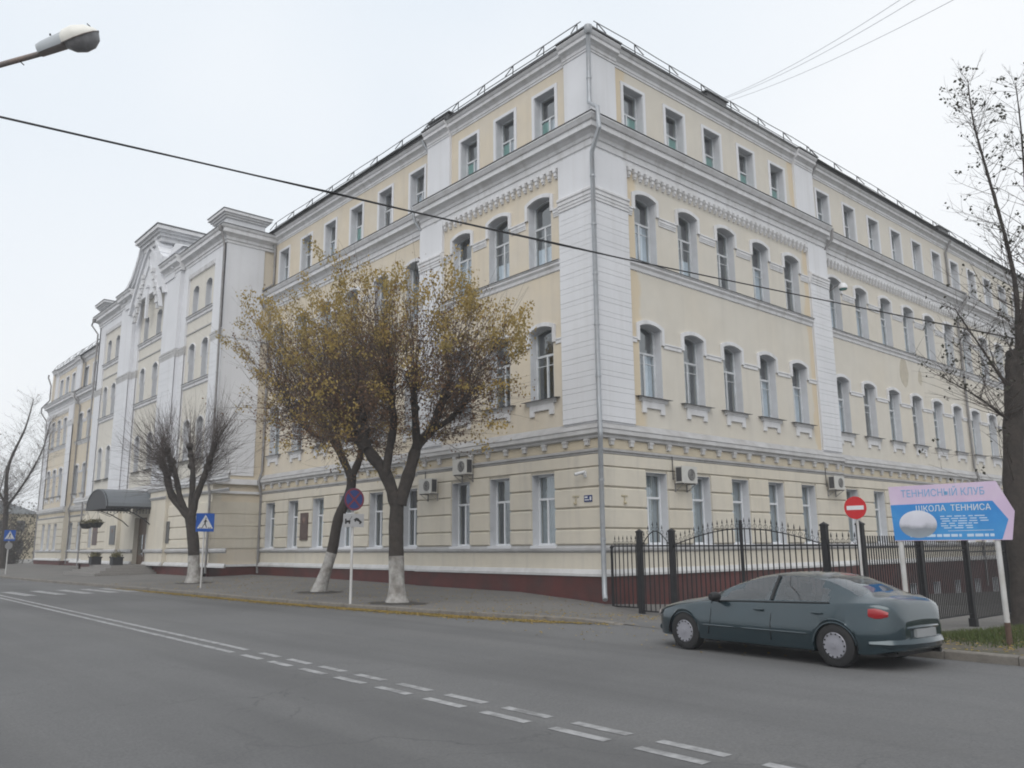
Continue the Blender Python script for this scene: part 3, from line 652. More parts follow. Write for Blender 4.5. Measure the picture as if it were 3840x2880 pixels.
for X, sg in ((-26.8, 1), (-52.2, -1)):
    prof = P_TC; k = len(prof); q0, q1 = -TP, .9
    for pr_, mt, nm in ((P_TC, M_COR, 'main_cornice'), ([(-.2, 19.51), (.52, 19.49), (.52, 19.53), (-.2, 19.56)], M_FLA, 'cornice_flashing')):
        k = len(pr_); mb = MB()
        vs_ = [(X+sg*(q+.06), q0-q, z) for q, z in pr_] + [(X+sg*(q+.06), q1, z) for q, z in pr_]
        mb.add(vs_, [tuple(range(k)), tuple(range(2*k-1, k-1, -1))] + [((i+1) % k, i, i+k, (i+1) % k+k) for i in range(k)]); mb.build(nm, mt, BLD)
    # corner attic block with its own cornice
    x0, x1 = X-1.75*sg, X+.1*sg
    mb = MB(); mb.box(x0, x1, -TP-.12, -.2, 19.5, 20.05); mb.build('attic_block', M_WHI, BLD)
    mb = MB(); mb.box(x0-.1*sg, x1+.1*sg, -TP-.22, -.1, 20.05, 20.17); mb.box(x0-.2*sg, x1+.2*sg, -TP-.32, 0., 20.17, 20.29); mb.box(x0-.32*sg, x1+.32*sg, -TP-.44, .1, 20.29, 20.46); mb.build('attic_cornice', M_COR, BLD)
    mb = MB(); mb.box(x0-.36*sg, x1+.36*sg, -TP-.48, .14, 20.465, 20.5); mb.build('cornice_flashing', M_FLA, BLD)
mb = MB(); mb.box(-52.1, -26.9, -TP+.3, 1.2, 19.2, 19.62); mb.build('roof', M_ROOF, BLD)
# curved gable: solid wall, raised coping, ribs and a capping block
GO = TP+.35
half = [(5.1, 18.3), (5.1, 19.15), (4.35, 19.4), (3.5, 19.75), (2.75, 20.3), (2.15, 20.95), (1.7, 21.55), (1.45, 22.0)]
outl = [(CW+a, z) for a, z in half] + [(CW-a, z) for a, z in reversed(half)]
mb = MB(); FL.poly(mb, outl, GO-.7, GO); mb.build('gable_wall', M_WHI, BLD)
for sg in (1, -1):
    mb = MB()
    pts = [(CW+sg*a, z) for a, z in half[1:]]
    for (a0, z0), (a1, z1) in zip(pts[:-1], pts[1:]):
        FL.poly(mb, [(a0, z0), (a1, z1), (a1, z1+.32), (a0+sg*.12, z0+.32)], GO-.75, GO+.32)
        FL.poly(mb, [(a0, z0-.28), (a1-sg*.0, z1-.3), (a1, z1+.0), (a0, z0)], GO-.2, GO+.17)
    mb.build('gable_coping', M_WHI, BLD)
for sg in (1, -1):
    mb = MB()
    for wdt, dx, dz, oo in ((.3, 0, 0, .16), (.22, .75, -.75, .10)):
        pts = [(CW+sg*max(.0, a-dx), z+dz) for a, z in ((3.6, 17.6), (3.15, 18.5), (2.5, 19.4), (1.75, 20.3), (.95, 21.15), (.1, 21.85))]
        for (a0, z0), (a1, z1) in zip(pts[:-1], pts[1:]):
            FL.poly(mb, [(a0-wdt*.5, z0), (a1-wdt*.5, z1), (a1+wdt*.5, z1), (a0+wdt*.5, z0)], GO-.1, GO+oo)
    mb.build('gable_rib', M_WHI, BLD)
for sg in (1, -1):
    for i in range(5):
        s_ = CW+sg*(2.3-.33*i); z_ = 17.0+.62*i
        mb = MB(); FL.box(mb, s_-.2, s_+.2, GO-.05, GO+.2, z_+.2, z_+.5); FL.box(mb, s_-.14, s_+.14, GO-.05, GO+.13, z_, z_+.2); FL.box(mb, s_-.1, s_+.1, GO-.05, GO+.12, z_-.18, z_); mb.build('corbel', M_COR, BLD)
mb = MB(); FL.box(mb, CW-.16, CW+.16, GO-.05, GO+.1, 16.6, 18.8); FL.box(mb, CW-.24, CW+.24, GO-.05, GO+.15, 18.8, 18.95); mb.build('gable_colonnette', M_WHI, BLD)
mb = MB()
for a, o_a, z0, z1 in ((1.75, .15, 21.6, 21.9), (1.95, .3, 21.9, 22.1), (2.15, .45, 22.1, 22.25), (2.35, .62, 22.25, 22.5)):
    FL.box(mb, CW-.6-a, CW-.6+a, -1.2, GO+o_a, z0, z1)
mb.build('gable_block', M_COR, BLD)
mb = MB(); FL.box(mb, CW-.6-2.4, CW-.6+2.4, -1.25, GO+.67, 22.505, 22.58); mb.build('cornice_flashing', M_FLA, BLD)
mb = MB(); FL.box(mb, 33.6, 36.2, 0, TP+.1, 19.5, 20.2); FL.poly(mb, [(33.4, 20.2), (36.4, 20.2), (34.9, 20.8)], 0, TP+.25); mb.build('attic_block', M_WHI, BLD)
# door under the canopy, door leaves, steps
M_DOOR = simple('brown_door', (.10, .055, .03), rough=.5)
mb = MB(); FL.box(mb, 37.37, 39.83, TP-.42, TP-.34, -.4, 3.0); dr = mb.build('door', M_DOOR, BLD, )
for s_ in (37.9, 39.2):
    mb = MB(); FL.box(mb, s_-.42, s_+.42, TP-.34, TP-.325, .6, 1.9); mb.build('pane', M_GLS, dr)
    mb = MB(); FL.box(mb, s_-.42, s_+.42, TP-.34, TP-.31, -.2, .4); mb.build('door_panel', M_DOOR, dr)
mb = MB(); mb.tube([FL.p(38.5, TP-.28, .5), FL.p(38.5, TP-.28, .95)], .02, 6); mb.build('handle', M_PIPE, dr)
M_STEP = mat('granite_step', (.22, .21, .20), var=.2, scale=12, bump=.3)
st = empty('entrance_steps', (-38.3, -4.3, -.55), 0, 'grey granite entrance steps under the dark barrel canopy', 'steps')
for i, (a, b, y, z) in enumerate(((34.6, 41.6, 6.0, -.40), (35.0, 41.2, 5.6, -.26), (35.4, 40.8, 5.2, -.12), (35.8, 40.4, 4.8, .02))):
    mb = MB(); mb.box(-b, -a, -y, -TP-.06, z-.6, z); o = mb.build('step', M_STEP); o.parent = st; o.location = (38.3, 4.3, .55)
# entrance canopy: barrel roof on brackets, its own thing
M_CAN = simple('canopy_tin', (.16, .175, .19), rough=.45, metal=.3)
cn = empty('entrance_canopy', (-38.2, -2.6, 3.5), 0, 'dark metal barrel-roofed canopy over the main entrance', 'canopy')
def cb(mb, nm, mt, smooth_=False): o = mb.build(nm, mt, cn, smooth_); o.location = (38.2, 2.6, -3.5); return o
a_ = [(-38.25+2.25*math.cos(t), 3.58+1.15*math.sin(t)) for t in np.linspace(0, math.pi, 17)]
mb = MB(); mb.prism(a_ + [(-38.25+(x+38.25)*.97, 3.58+(z-3.58)*.96) for x, z in reversed(a_)], lambda x, z, t: (x, t, z), -5.3, -2.55); cb(mb, 'barrel_roof', M_CAN)
mb = MB(); mb.prism(a_, lambda x, z, t: (x, t, z), -5.27, -5.2); cb(mb, 'tympanum', M_IRON)
mb = MB(); mb.box(-40.5, -36.0, -5.3, -5.18, 3.44, 3.58); mb.box(-40.5, -40.38, -5.18, -2.6, 3.44, 3.58); mb.box(-36.12, -36.0, -5.18, -2.6, 3.44, 3.58); cb(mb, 'frame', M_IRON)
for x in (-40.44, -36.06):
    mb = MB(); mb.tube([(x, -4.4, 3.44), (x, -3.7, 3.2), (x, -3.0, 2.8), (x, -2.6, 2.45)], .035, 6); mb.tube([(x, -4.6, 3.44), (x, -3.8, 3.1), (x, -3.3, 3.44)], .02, 6); cb(mb, 'bracket', M_IRON)
for i in range(14):
    mb = MB(); y = -5.2+.19*i; mb.box(-36.08, -36.04, y, y+.03, 3.2, 3.44); mb.box(-36.1, -36.02, y-.02, y+.05, 3.16, 3.2); cb(mb, 'fringe', M_IRON)
# hanging baskets, planters, plaques
M_POT = simple('black_pot', (.02, .02, .022)); M_DRY = simple('dry_plant', (.11, .10, .045), rough=.95, var=.4, scale=20)
def leaf_ball(mb, c, rx, rz, n, sz):
    for _ in range(n):
        p = Vector((random.gauss(0, .45)*rx, random.gauss(0, .45)*rx, random.gauss(0, .45)*rz)) + Vector(c)
        a = Vector((random.gauss(0, 1), random.gauss(0, 1), random.gauss(0, 1))).normalized(); b = a.orthogonal().normalized()
        mb.add([p-a*sz, p+b*sz*.5, p+a*sz, p-b*sz*.5], [(0, 1, 2, 3)])
for k, (x, y, lab) in enumerate(((-41.2, -5.0, 'black hanging flower basket at the street corner of the canopy'), (-38.4, -5.15, 'black hanging flower basket in front of the entrance door'))):
    e = empty('hanging_basket', (x, y, 2.6), 0, lab, 'flower basket', 'flower baskets hanging from the canopy')
    mb = MB(); mb.lathe([(0, -.3), (.25, -.28), (.42, .0), (.45, .02), (.40, .03), (0, .0)], 14); mb.build('bowl', M_POT, e, True)
    mb = MB(); leaf_ball(mb, (0, 0, .1), .4, .2, 260, .06); stuff(mb.build('plant', M_DRY, e, fix=False))
    for an in (0, 2.1, 4.2):
        mb = MB(); mb.tube([(.42*math.cos(an), .42*math.sin(an), .02), (0, 0, .84)], .008, 4); mb.build('chain', M_IRON, e)
for x, y, z, lab in ((-40.0, -4.6, .02, 'dark square planter on the steps at the far side of the door'), (-36.2, -4.4, .02, 'dark square planter on the steps at the near side of the door')):
    e = empty('planter', (x, y, z), 0, lab, 'planter', 'planters beside the entrance')
    mb = MB(); mb.box(-.3, .3, -.3, .3, 0, .5); mb.box(-.34, .34, -.34, .34, .42, .5); mb.build('tub', M_POT, e)
    mb = MB(); leaf_ball(mb, (0, 0, .6), .35, .2, 200, .07); stuff(mb.build('plant', M_DRY, e, fix=False))
M_PLQ = simple('bronze_plaque', (.085, .055, .05), rough=.4, var=.2, scale=4); M_PLK = simple('dark_stone_plaque', (.07, .072, .075), rough=.3)
M_PTX = simple('plaque_relief', (.16, .10, .08), rough=.5)
for s_, o, z0, z1, w, mt, lab in ((21.2, -.4+.072, 1.35, 2.75, .80, M_PLQ, 'tall reddish brown memorial plaque between two ground-floor windows'), (33.6, TP+.01, 1.3, 2.6, 1.3, M_PLK, 'dark plaque at the near side of the entrance'), (43.6, TP+.2, 1.3, 2.6, 1.2, M_PLK, 'dark plaque at the far side of the entrance'), (48.6, TP, 1.3, 2.9, 1.2, M_PLQ, 'brown plaque near the far downpipe of the central block')):
    e = empty('wall_plaque', FL.p(s_, o, z0), 0, lab, 'plaque')
    mb = MB(); mb.box(-w/2, w/2, -.05, 0, 0, z1-z0); mb.build('slab', mt, e)
    mb = MB(); mb.lathe([(0, .02), (.12, .015), (.16, 0)], 12); po = mb.build('portrait_relief', M_PTX, e, True); po.location = (0, -.05, (z1-z0)*.72); po.rotation_euler = (R(90), 0, 0)

# ---- downpipes, railing, roof hatches: parts of the building
def downpipe(F, pts, r_=.07, mt=M_PIPE, funnel=True, clips=True):
    mb = MB(); w = [F.p(*p) for p in pts]; mb.tube(w, r_, 10)
    ob = mb.build('downpipe', mt, BLD, True)
    if funnel:
        mb = MB(); x, y, z = w[0]; mb.tube([(x, y, z+.02), (x, y, z-.18), (x, y, z-.3)], [.13, .13, r_+.005], 10); mb.build('rain_hopper', mt, ob, True)
    if clips:
        for p, q in zip(w[:-1], w[1:]):
            d = Vector(q)-Vector(p)
            for i in range(int(d.length/1.9)):
                c = Vector(p) + d*((i+.5)/max(1, int(d.length/1.9))); mb = MB(); t = d.normalized(); mb.tube([c-t*.03, c+t*.03], r_+.012, 10); mb.build('pipe_joint', mt, ob)
    return ob
# corner pipe: down the attic corner, out round the cornice, down the edge
def world_pipe(pts, r_, mt):
    mb = MB(); mb.tube(pts, r_, 10); ob = mb.build('downpipe', mt, BLD, True)
    for p, q in zip(pts[:-1], pts[1:]):
        d = Vector(q)-Vector(p); n = int(d.length/1.6)
        for i in range(n):
            c = Vector(p)+d*((i+.5)/n); t = d.normalized(); mb = MB(); mb.tube([c-t*.035, c+t*.035], r_+.014, 10); mb.build('pipe_joint', mt, ob, True)
    return ob
cp = world_pipe([(.12, -.12, 19.5), (-.12, .12, 18.7), (-.13, .10, 16.75), (.62, -.30, 16.1), (.78, -.42, 15.2), (.24, -.24, 14.55), (.24, -.24, 5.6), (.42, -.42, 4.6), (.42, -.42, 4.4), (.26, -.26, 4.0), (.26, -.26, .2), (.30, -.30, -.55), (.42, -.42, -.72)], .082, M_PIPE)
mb = MB(); mb.tube([(.12, -.12, 19.62), (.12, -.12, 19.4), (.12, -.12, 19.3)], [.15, .15, .09], 10); mb.build('rain_hopper', M_PIPE, cp, True)
def wing_pipe(F, s, o4, oc, ob_, z_end=-.5, mt=M_PIPD):
    return world_pipe([F.p(s, o4+.36, 19.5), F.p(s-.25, o4+.1, 18.75), F.p(s-.25, o4+.1, 16.5), F.p(s+.1, oc+.66, 15.95), F.p(s-.05, oc+.64, 15.4), F.p(s-.25, oc+.12, 14.6), F.p(s-.25, oc+.12, 5.3), F.p(s-.25, oc+.3, 4.7), F.p(s-.25, oc+.12, 4.0), F.p(s-.25, oc+.12, ob_)], .07, mt)
wing_pipe(FL, 10.75, -.52, -.4, -.45, mt=M_PIPE); wing_pipe(FR, 16.55, -.52, -.3, -.8); wing_pipe(FR, 32.9, -.52, -.3, -1.5); wing_pipe(FL, 26.75, -.52, -.4, -.4)
downpipe(FL, [(26.62, TP+.5, 19.4), (26.62, TP+.2, 18.3), (26.62, TP+.16, 5.3), (26.62, TP+.34, 4.7), (26.62, TP+.16, 3.9), (26.62, TP+.16, -.35)], .065, M_PIPD)
downpipe(FL, [(52.35, TP+.5, 19.3), (52.9, TP+.5, 18.9), (52.35, TP+.12, 18.1), (52.35, TP+.12, -.3)], .065, M_PIPD)
world_pipe([(-79.4, -.3, 19.4), (-79.5, -.3, 19.1), (-79.1, -.05, 18.2), (-79.1, -.05, 16.6), (-79.7, -.6, 15.8), (-79.75, -.6, 15.3), (-79.15, -.1, 14.3), (-79.15, -.1, -.3)], .075, M_PIPD)
wing_pipe(FL, 68.1, -.52, -.4, -.3)
RAILP = MB(); RAILP.tube([(0, 0, 0), (0, .02, .66)], .022, 5); RAILP.tube([(0, .02, .66), (0, -.36, .06)], .022, 5); RAILP = RAILP.mesh('railing_post', M_IRON)
def railing(F, s0, s1, o, z, step):
    mb = MB()
    for h in (.64, .35): mb.tube([F.p(s0, o-.01, z+h)] + [F.p(s, o-.01+random.uniform(-.03, .03), z+h+random.uniform(-.02, .02)) for s in np.arange(s0+step, s1-.1, step)] + [F.p(s1, o-.01, z+h)], .018, 5)
    ob = mb.build('roof_railing', M_IRON, BLD)
    n = int((s1-s0)/step)
    for i in range(n+1): link('railing_post', RAILP, ob, F.p(s0+.2+i*(s1-s0-.4)/n, o, z), F.rz + math.pi + random.uniform(-.2, .2))
railing(FL, .6, 10.2, -.25, 19.70, 1.9); railing(FL, 10.2, 26.5, -.3, 19.70, 2.1); railing(FR, .6, 16.2, -.25, 19.70, 2.0); railing(FR, 16.2, 48, -.3, 19.70, 2.3); railing(FL, 52.5, 68.4, -.3, 19.7, 2.3); railing(FL, 68.4, 78.6, -.25, 19.7, 2.3)
for F, s in ((FL, 9.2), (FR, 8.0), (FR, 31.5)):
    mb = MB(); F.box(mb, s-.7, s+.7, -1.0, .02, 19.66, 19.88); F.box(mb, s-.8, s+.8, -1.1, .08, 19.88, 19.93); mb.build('roof_hatch', M_FLA, BLD)
# patched plaster on the right wing
M_PAT = simple('plaster_patch', (.46, .42, .345), rough=.95, var=.15, scale=5)
for s_, z_, w, h in ((24.6, 10.0, .55, .85), (26.6, 9.95, .28, .42)):
    mb = MB(); pts = [(s_+w*math.cos(t)*random.uniform(.8, 1.1), z_+h*math.sin(t)*random.uniform(.85, 1.1)) for t in np.linspace(0, 2*math.pi, 14)[:-1]]
    FR.poly(mb, pts, -.3, -.296); mb.build('plaster_patch', M_PAT, BLD)
# ================================================================ iron fence and gates
FIN = MB(); FIN.tube([(0, 0, -.02), (0, 0, .30)], [.008, .004], 5)
FIN.lathe([(.008, .17), (.022, .21), (.0, .32)], 6)
for sg in (1, -1):
    pts = [(sg*(.012+.045*math.sin(t)), 0, .02+.10*t/math.pi*1.25) for t in np.linspace(0, math.pi, 9)]
    FIN.tube(pts, .006, 4)
FIN = FIN.mesh('finial', M_IRON)
BAR = {}
def bar_mesh(h):
    h = round(h, 2)
    if h not in BAR:
        m = MB(); m.box(-.0125, .0125, -.0125, .0125, 0, h); BAR[h] = m.mesh('bar', M_IRON)
    return BAR[h]
def fence_panel(name, P0, P1, zb, zr, top, n, label, cat, fin=True, rise=.0, group=None, solid_low=True, over=.28):
    """bars between two plan points; zb bottom rail, zr top rail, top(t) height of the bar ends"""
    P0 = Vector((*P0, 0)); P1 = Vector((*P1, 0)); d = P1-P0; an = math.atan2(d.y, d.x)
    e = empty(name, (P0.x, P0.y, zb), an, label, cat, group); Ln = d.length
    for z, h in ((0, .04), (zr-zb, .045)):
        m = MB(); m.box(0, Ln, -.018, .018, z-h/2, z+h/2); m.build('rail', M_IRON, e)
    if rise:
        m = MB(); m.tube([(Ln*t, 0, top(t)-zb) for t in np.linspace(0, 1, 15)], .016, 5); m.build('arched_rail', M_IRON, e)
    for i in range(n):
        t = (i+.5)/n; h = top(t)-zb if rise or fin else top(t)-zb+over
        link('bar', bar_mesh(h), e, (Ln*t, 0, 0))
        if fin: link('finial', FIN, e, (Ln*t, 0, h))
    return e
def fence_post(x, y, zb, zt, w, label):
    e = empty('fence_post', (x, y, zb), 0, label, 'fence post', 'black posts of the iron fence')
    m = MB(); m.box(-w/2, w/2, -w/2, w/2, 0, zt-zb-.1); m.build('shaft', M_IRON, e)
    m = MB(); m.box(-w/2-.015, w/2+.015, -w/2-.015, w/2+.015, zt-zb-.1, zt-zb-.06)
    h = w/2+.01; z = zt-zb-.06; m.add([(-h, -h, z), (h, -h, z), (h, h, z), (-h, h, z), (0, 0, z+.07)], [(0, 1, 2, 3), (0, 4, 1), (1, 4, 2), (2, 4, 3), (3, 4, 0)]); m.build('cap', M_IRON, e)
    m = MB(); m.box(-w/2-.03, w/2+.03, -w/2-.03, w/2+.03, -.3, .02); m.build('footing', M_IRON, e)
for x, y, zb, zt, w, lab in ((.40, -.02, -.97, .97, .06, 'thin black fence post against the building corner'), (1.55, 0, -1.13, 1.44, .15, 'black post on the corner side of the narrow gate'), (2.80, 0, -1.15, 1.44, .15, 'black post between the narrow gate and the wide gate'),
        (7.70, 0, -1.12, 1.50, .15, 'black post on the far right side of the wide gate'), (8.65, 0, -1.05, 1.50, .15, 'corner post of the fence near the no-entry sign'),
        (8.62, 3.35, -1.2, 1.30, .14, 'fence post behind the left leg of the tennis board'), (8.62, 6.5, -1.25, 1.22, .14, 'fence post behind the middle of the tennis board'), (8.62, 9.7, -1.4, 1.1, .14, 'fence post behind the right leg of the tennis board'), (8.62, 12.9, -1.5, .95, .14, 'farthest fence post behind the tree')):
    fence_post(x, y, zb, zt, w, lab)
fence_panel('iron_fence', (.44, 0), (1.47, 0), -.93, .93, lambda t: .95, 6, 'short iron fence panel between the building corner and the narrow gate', 'fence')
fence_panel('narrow_gate', (1.64, 0), (2.71, 0), -1.02, .93, lambda t: .95+.42*math.sin(math.pi*t), 6, 'narrow iron gate with an arched top', 'gate', rise=1)
fence_panel('gate_leaf', (2.89, 0), (5.19, 0), -1.02, .92, lambda t: .96+.42*math.sin(math.pi/2*t), 14, 'left leaf of the wide arched iron gate', 'gate', rise=1, group='leaves of the wide gate')
fence_panel('gate_leaf', (5.25, 0), (7.61, 0), -1.02, .92, lambda t: .96+.42*math.cos(math.pi/2*t), 14, 'right leaf of the wide arched iron gate', 'gate', rise=1, group='leaves of the wide gate')
m = MB(); m.box(5.185, 5.255, -.035, .035, -1.05, 1.62); tag(m.build('gate_stile', M_IRON), 'tall black stile where the two leaves of the wide gate meet', 'gate stile')
fence_panel('iron_fence', (7.79, 0), (8.57, 0), -.98, .91, lambda t: .93, 5, 'short iron fence panel right of the wide gate', 'fence')
for i, (a, b, zr, zb, lab) in enumerate(((.08, 3.27, .86, -1.0, 'first close-barred fence panel beside the no-entry sign'), (3.43, 6.42, .73, -1.1, 'second close-barred fence panel under the tennis board'), (6.58, 9.62, .68, -1.25, 'third close-barred fence panel under the tennis board tip'), (9.78, 12.82, .6, -1.35, 'last close-barred fence panel behind the tree trunk'))):
    fence_panel('iron_fence', (8.62, a), (8.62, b), zb, zr, lambda t, zr=zr: zr, 24, lab, 'fence', fin=False)

# ================================================================ air conditioners, camera, plates on the walls
M_AC = simple('cream_metal', (.50, .495, .47), rough=.5); M_GRL = simple('dark_grille', (.05, .05, .055), rough=.6)
def aircon(F, s, z, o, label, w=.88, h=.60):
    e = empty('air_conditioner', F.p(s, o, z), F.rz, label, 'air conditioner', 'outdoor air-conditioning units on the facades')
    m = MB(); m.box(-w/2, w/2, .12, .42, 0, h); m.build('casing', M_AC, e)
    m = MB(); pr = [(.21, 0), (.21, .012), (.19, .014), (.0, .014)]; m.lathe(pr, 24); g = m.build('fan_grille', M_GRL, e); g.location = (-.10, .42, h/2); g.rotation_euler = (R(-90), 0, 0)
    for r_ in (.07, .13, .18):
        m = MB(); m.tube([(r_*math.cos(t), 0, r_*math.sin(t)) for t in np.linspace(0, 2*math.pi, 21)], .006, 4, cap=False); q = m.build('guard_ring', M_AC, e); q.location = (-.10, .437, h/2)
    for x in (w/2, -w/2-.006):
        m = MB(); m.box(x, x+.006, .15, .39, .05, h-.05); m.build('side_vent', M_GRL, e)
    for x in (-w/2+.1, w/2-.1):
        m = MB(); m.box(x-.02, x+.02, 0, .44, -.04, 0); m.box(x-.02, x+.02, 0, .03, -.3, -.04); m.tube([(x, .02, -.28), (x, .40, -.03)], .012, 4); m.build('bracket', M_PIPD, e)
    m = MB(); m.tube([(w/2-.1, .1, h*.4), (w/2+.05, .05, h*.2), (w/2+.06, .05, h+.35)], .018, 5); m.build('hose', M_GRL, e)
aircon(FR, 4.15, 3.12, .07, 'white air conditioner between the first windows right of the corner')
aircon(FR, 15.0, 3.30, .07, 'small white air conditioner near the far pilaster above the no-entry sign')
aircon(FL, 7.0, 3.72, .07, 'higher of the two air conditioners beside the thick lime tree')
aircon(FL, 9.3, 3.1, .07, 'lower air conditioner next to the thick lime trunk')
M_NUM = simple('blue_enamel', (.012, .03, .13), rough=.35); M_WPL = simple('sign_white', (.66, .67, .69), rough=.4)
e = empty('house_number_plate', FL.p(.52, .072, 2.38), 0, 'small blue house number plate beside the corner downpipe', 'number plate')
m = MB(); m.box(-.18, .18, -.02, 0, 0, .22); m.build('plate', M_NUM, e)
m = MB(); m.box(-.15, -.02, -.0225, -.02, .13, .18); m.box(-.15, .05, -.0225, -.02, .05, .08); m.box(.08, .15, -.0225, -.02, .05, .17); m.build('lettering', M_WPL, e)
e = empty('security_camera', FL.p(.62, .072, 3.3), 0, 'white bullet security camera high beside the corner downpipe', 'camera')
m = MB(); m.box(-.05, .05, -.03, 0, -.1, .1); m.tube([(0, -.02, 0), (0, -.14, -.03), (.02, -.2, .02)], .02, 6); m.build('bracket', M_WPL, e)
m = MB(); m.tube([(.16, -.18, .06), (-.22, -.26, .0)], [.055, .055], 10); m.build('camera_body', M_WPL, e, True)
m = MB(); m.tube([(-.221, -.26, 0), (-.24, -.264, -.003)], [.05, .05], 10); m.build('lens', M_GRL, e, True)
M_BRS = simple('brass_bracket', (.42, .37, .26), rough=.5)
for F, s, lab in ((FL, 1.1, 'small yellow wall bracket left of the corner beside the number plate'), (FR, 1.05, 'small yellow wall bracket right of the corner'), (FL, 16.0, 'small yellow wall bracket near the tow-away plate')):
    e = empty('wall_bracket', F.p(s, .072 if s < 10 else -.328, 2.3), F.rz, lab, 'bracket', 'yellow brackets on the ground floor')
    m = MB(); m.box(-.15, .15, 0, .02, .26, .31); m.box(-.02, .02, 0, .02, 0, .3); m.build('plate', M_BRS, e)
    m = MB(); m.lathe([(0, 0), (.05, .02), (.055, .07), (.02, .1)], 8, 0, .05); m.build('holder', M_BRS, e, True)
e = empty('flood_lamp', FR.p(17.0, -.3, 13.0), FR.rz, 'white globe flood lamp on a bracket beside the third-floor downpipe', 'lamp')
m = MB(); m.tube([(0, 0, 0), (0, .55, .25), (0, .75, .2)], .025, 6); m.build('arm', M_PIPD, e)
m = MB(); m.lathe([(0, .28), (.12, .26), (.2, .15), (.22, 0), (.2, -.02)], 14, 0, .75); m.build('lamp_shade', M_WPL, e, True)
m = MB(); m.lathe([(.19, -.02), (.15, -.08), (0, -.1)], 14, 0, .75); m.build('lens', simple('teal_lens', (.03, .16, .14), rough=.2), e, True)

# ================================================================ road signs
M_BLU = simple('sign_blue', (.02, .10, .42), rough=.35); M_RDS = simple('sign_red', (.50, .018, .022), rough=.35); M_BLK = simple('sign_black', (.02, .02, .02), rough=.5); M_POL = mat('sign_pole_white', (.52, .52, .52), rough=.6, var=.1, scale=5, col2=(.36, .33, .30), amt2=.5, scale2=2)
M_BLD = simple('dull_sign_blue', (.022, .045, .17), rough=.4); M_RDD = simple('dull_sign_red', (.17, .028, .045), rough=.4); M_GPL = simple('greyed_plate', (.40, .40, .41), rough=.5)
M_BCK = simple('sign_back_grey', (.3, .3, .31), rough=.5)
def face(e, name, poly, y, m, th=.003):
    mb = MB(); mb.prism(poly, lambda x, z, t: (x, t, z), y, y-th); return mb.build(name, m, e)
def circ(r_, n=36, cx=0, cz=0, a0=0, a1=2*math.pi): return [(cx+r_*math.cos(t), cz+r_*math.sin(t)) for t in np.linspace(a0, a1, n+1)[:-1]]
def sign_pole(e, h, r_=.038, z0=-.3):
    mb = MB(); mb.tube([(0, .06, z0), (0, .06, h)], r_, 10); return mb.build('pole', M_POL, e, True)
YAW = R(90)      # signs face the traffic of the near lane
def crossing_sign(x, y, z, zc, sz, rz, label, plate=False, rot2=None):
    e = empty('pedestrian_crossing_sign', (x, y, z), rz, label, 'road sign', 'pedestrian crossing signs')
    sign_pole(e, zc-z+sz/2-.02); h = sz/2; c = zc-z
    face(e, 'plate', [(-h, c-h), (h, c-h), (h, c+h), (-h, c+h)], .012, M_BLU, .012)
    face(e, 'white_triangle', [(-h*.88, c-h*.66), (h*.88, c-h*.66), (0, c+h*.84)], .0, M_WPL)
    k = h
    fig = MB()
    def st(a, b, w): 
        a = Vector((a[0]*k, 0, c+a[1]*k)); b = Vector((b[0]*k, 0, c+b[1]*k)); d = (b-a).normalized(); n_ = Vector((-d.z, 0, d.x))*w*k/2
        fig.add([tuple(v+Vector((0, yy, 0))) for yy in (-.003, -.005) for v in (a-n_, b-n_, b+n_, a+n_)], [(0, 1, 2, 3), (7, 6, 5, 4)] + [(i, i+4, (i+1) % 4+4, (i+1) % 4) for i in range(4)])
    st((.03, .33), (-.02, -.12), .15); st((-.02, -.1), (.17, -.58), .09); st((-.02, -.1), (-.2, -.34), .09); st((-.2, -.34), (-.3, -.58), .08); st((.04, .28), (.2, .06), .07); st((.02, .28), (-.16, .02), .07)
    fig.prism(circ(.075*k, 12, .05*k, c+.46*k), lambda x_, z_, t: (x_, t, z_), -.003, -.005)
    fig.build('walking_figure', M_BLK, e)
    for xx in (-.62, -.42, .36, .56):
        face(e, 'stripe', [(xx*k, c-.64*k), ((xx+.1)*k, c-.64*k), ((xx+.12)*k, c-.54*k), ((xx+.02)*k, c-.54*k)], -.003, M_BLK, .002)
    if plate: face(e, 'lower_plate', circ(.24, 24, 0, c-sz*.5-.32), .012, M_BCK, .012)
    return e
crossing_sign(-15.9, -6.9, -.62, 2.03, .75, YAW-.03, 'square blue pedestrian crossing sign right of the bare pollarded tree')
crossing_sign(-46.5, -8.35, -.62, 1.95, .72, YAW+.25, 'distant blue pedestrian crossing sign at the left edge of the street', plate=True)
e = empty('no_stopping_sign', (-2.75, -7.62, -.64), YAW, 'round blue no-stopping sign with a red cross above a tow-away plate', 'road sign')
sign_pole(e, 2.6); c = 2.98
mb = MB(); mb.tube([(0, .06, 2.6), (.0, .06, 3.3)], .03, 8); mb.build('bracket', M_BCK, e)
face(e, 'disc', circ(.33, 40, 0, c), .012, M_BLD, .012)
mb = MB(); a_, b_ = circ(.325, 40, 0, c), circ(.272, 40, 0, c)
for i in range(40): mb.prism([a_[i], a_[(i+1) % 40], b_[(i+1) % 40], b_[i]], lambda x, z, t: (x, t, z), 0, -.003)
mb.build('red_ring', M_RDD, e)
for an in (45, -45):
    t = R(an); d = (math.cos(t), math.sin(t)); n_ = (-d[1]*.028, d[0]*.028); q = .285
    face(e, 'red_bar', [(-d[0]*q-n_[0], c-d[1]*q-n_[1]), (d[0]*q-n_[0], c+d[1]*q-n_[1]), (d[0]*q+n_[0], c+d[1]*q+n_[1]), (-d[0]*q+n_[0], c-d[1]*q+n_[1])], -.0005*(1 if an > 0 else 2), M_RDD, .003)
c = 2.37; tw = []
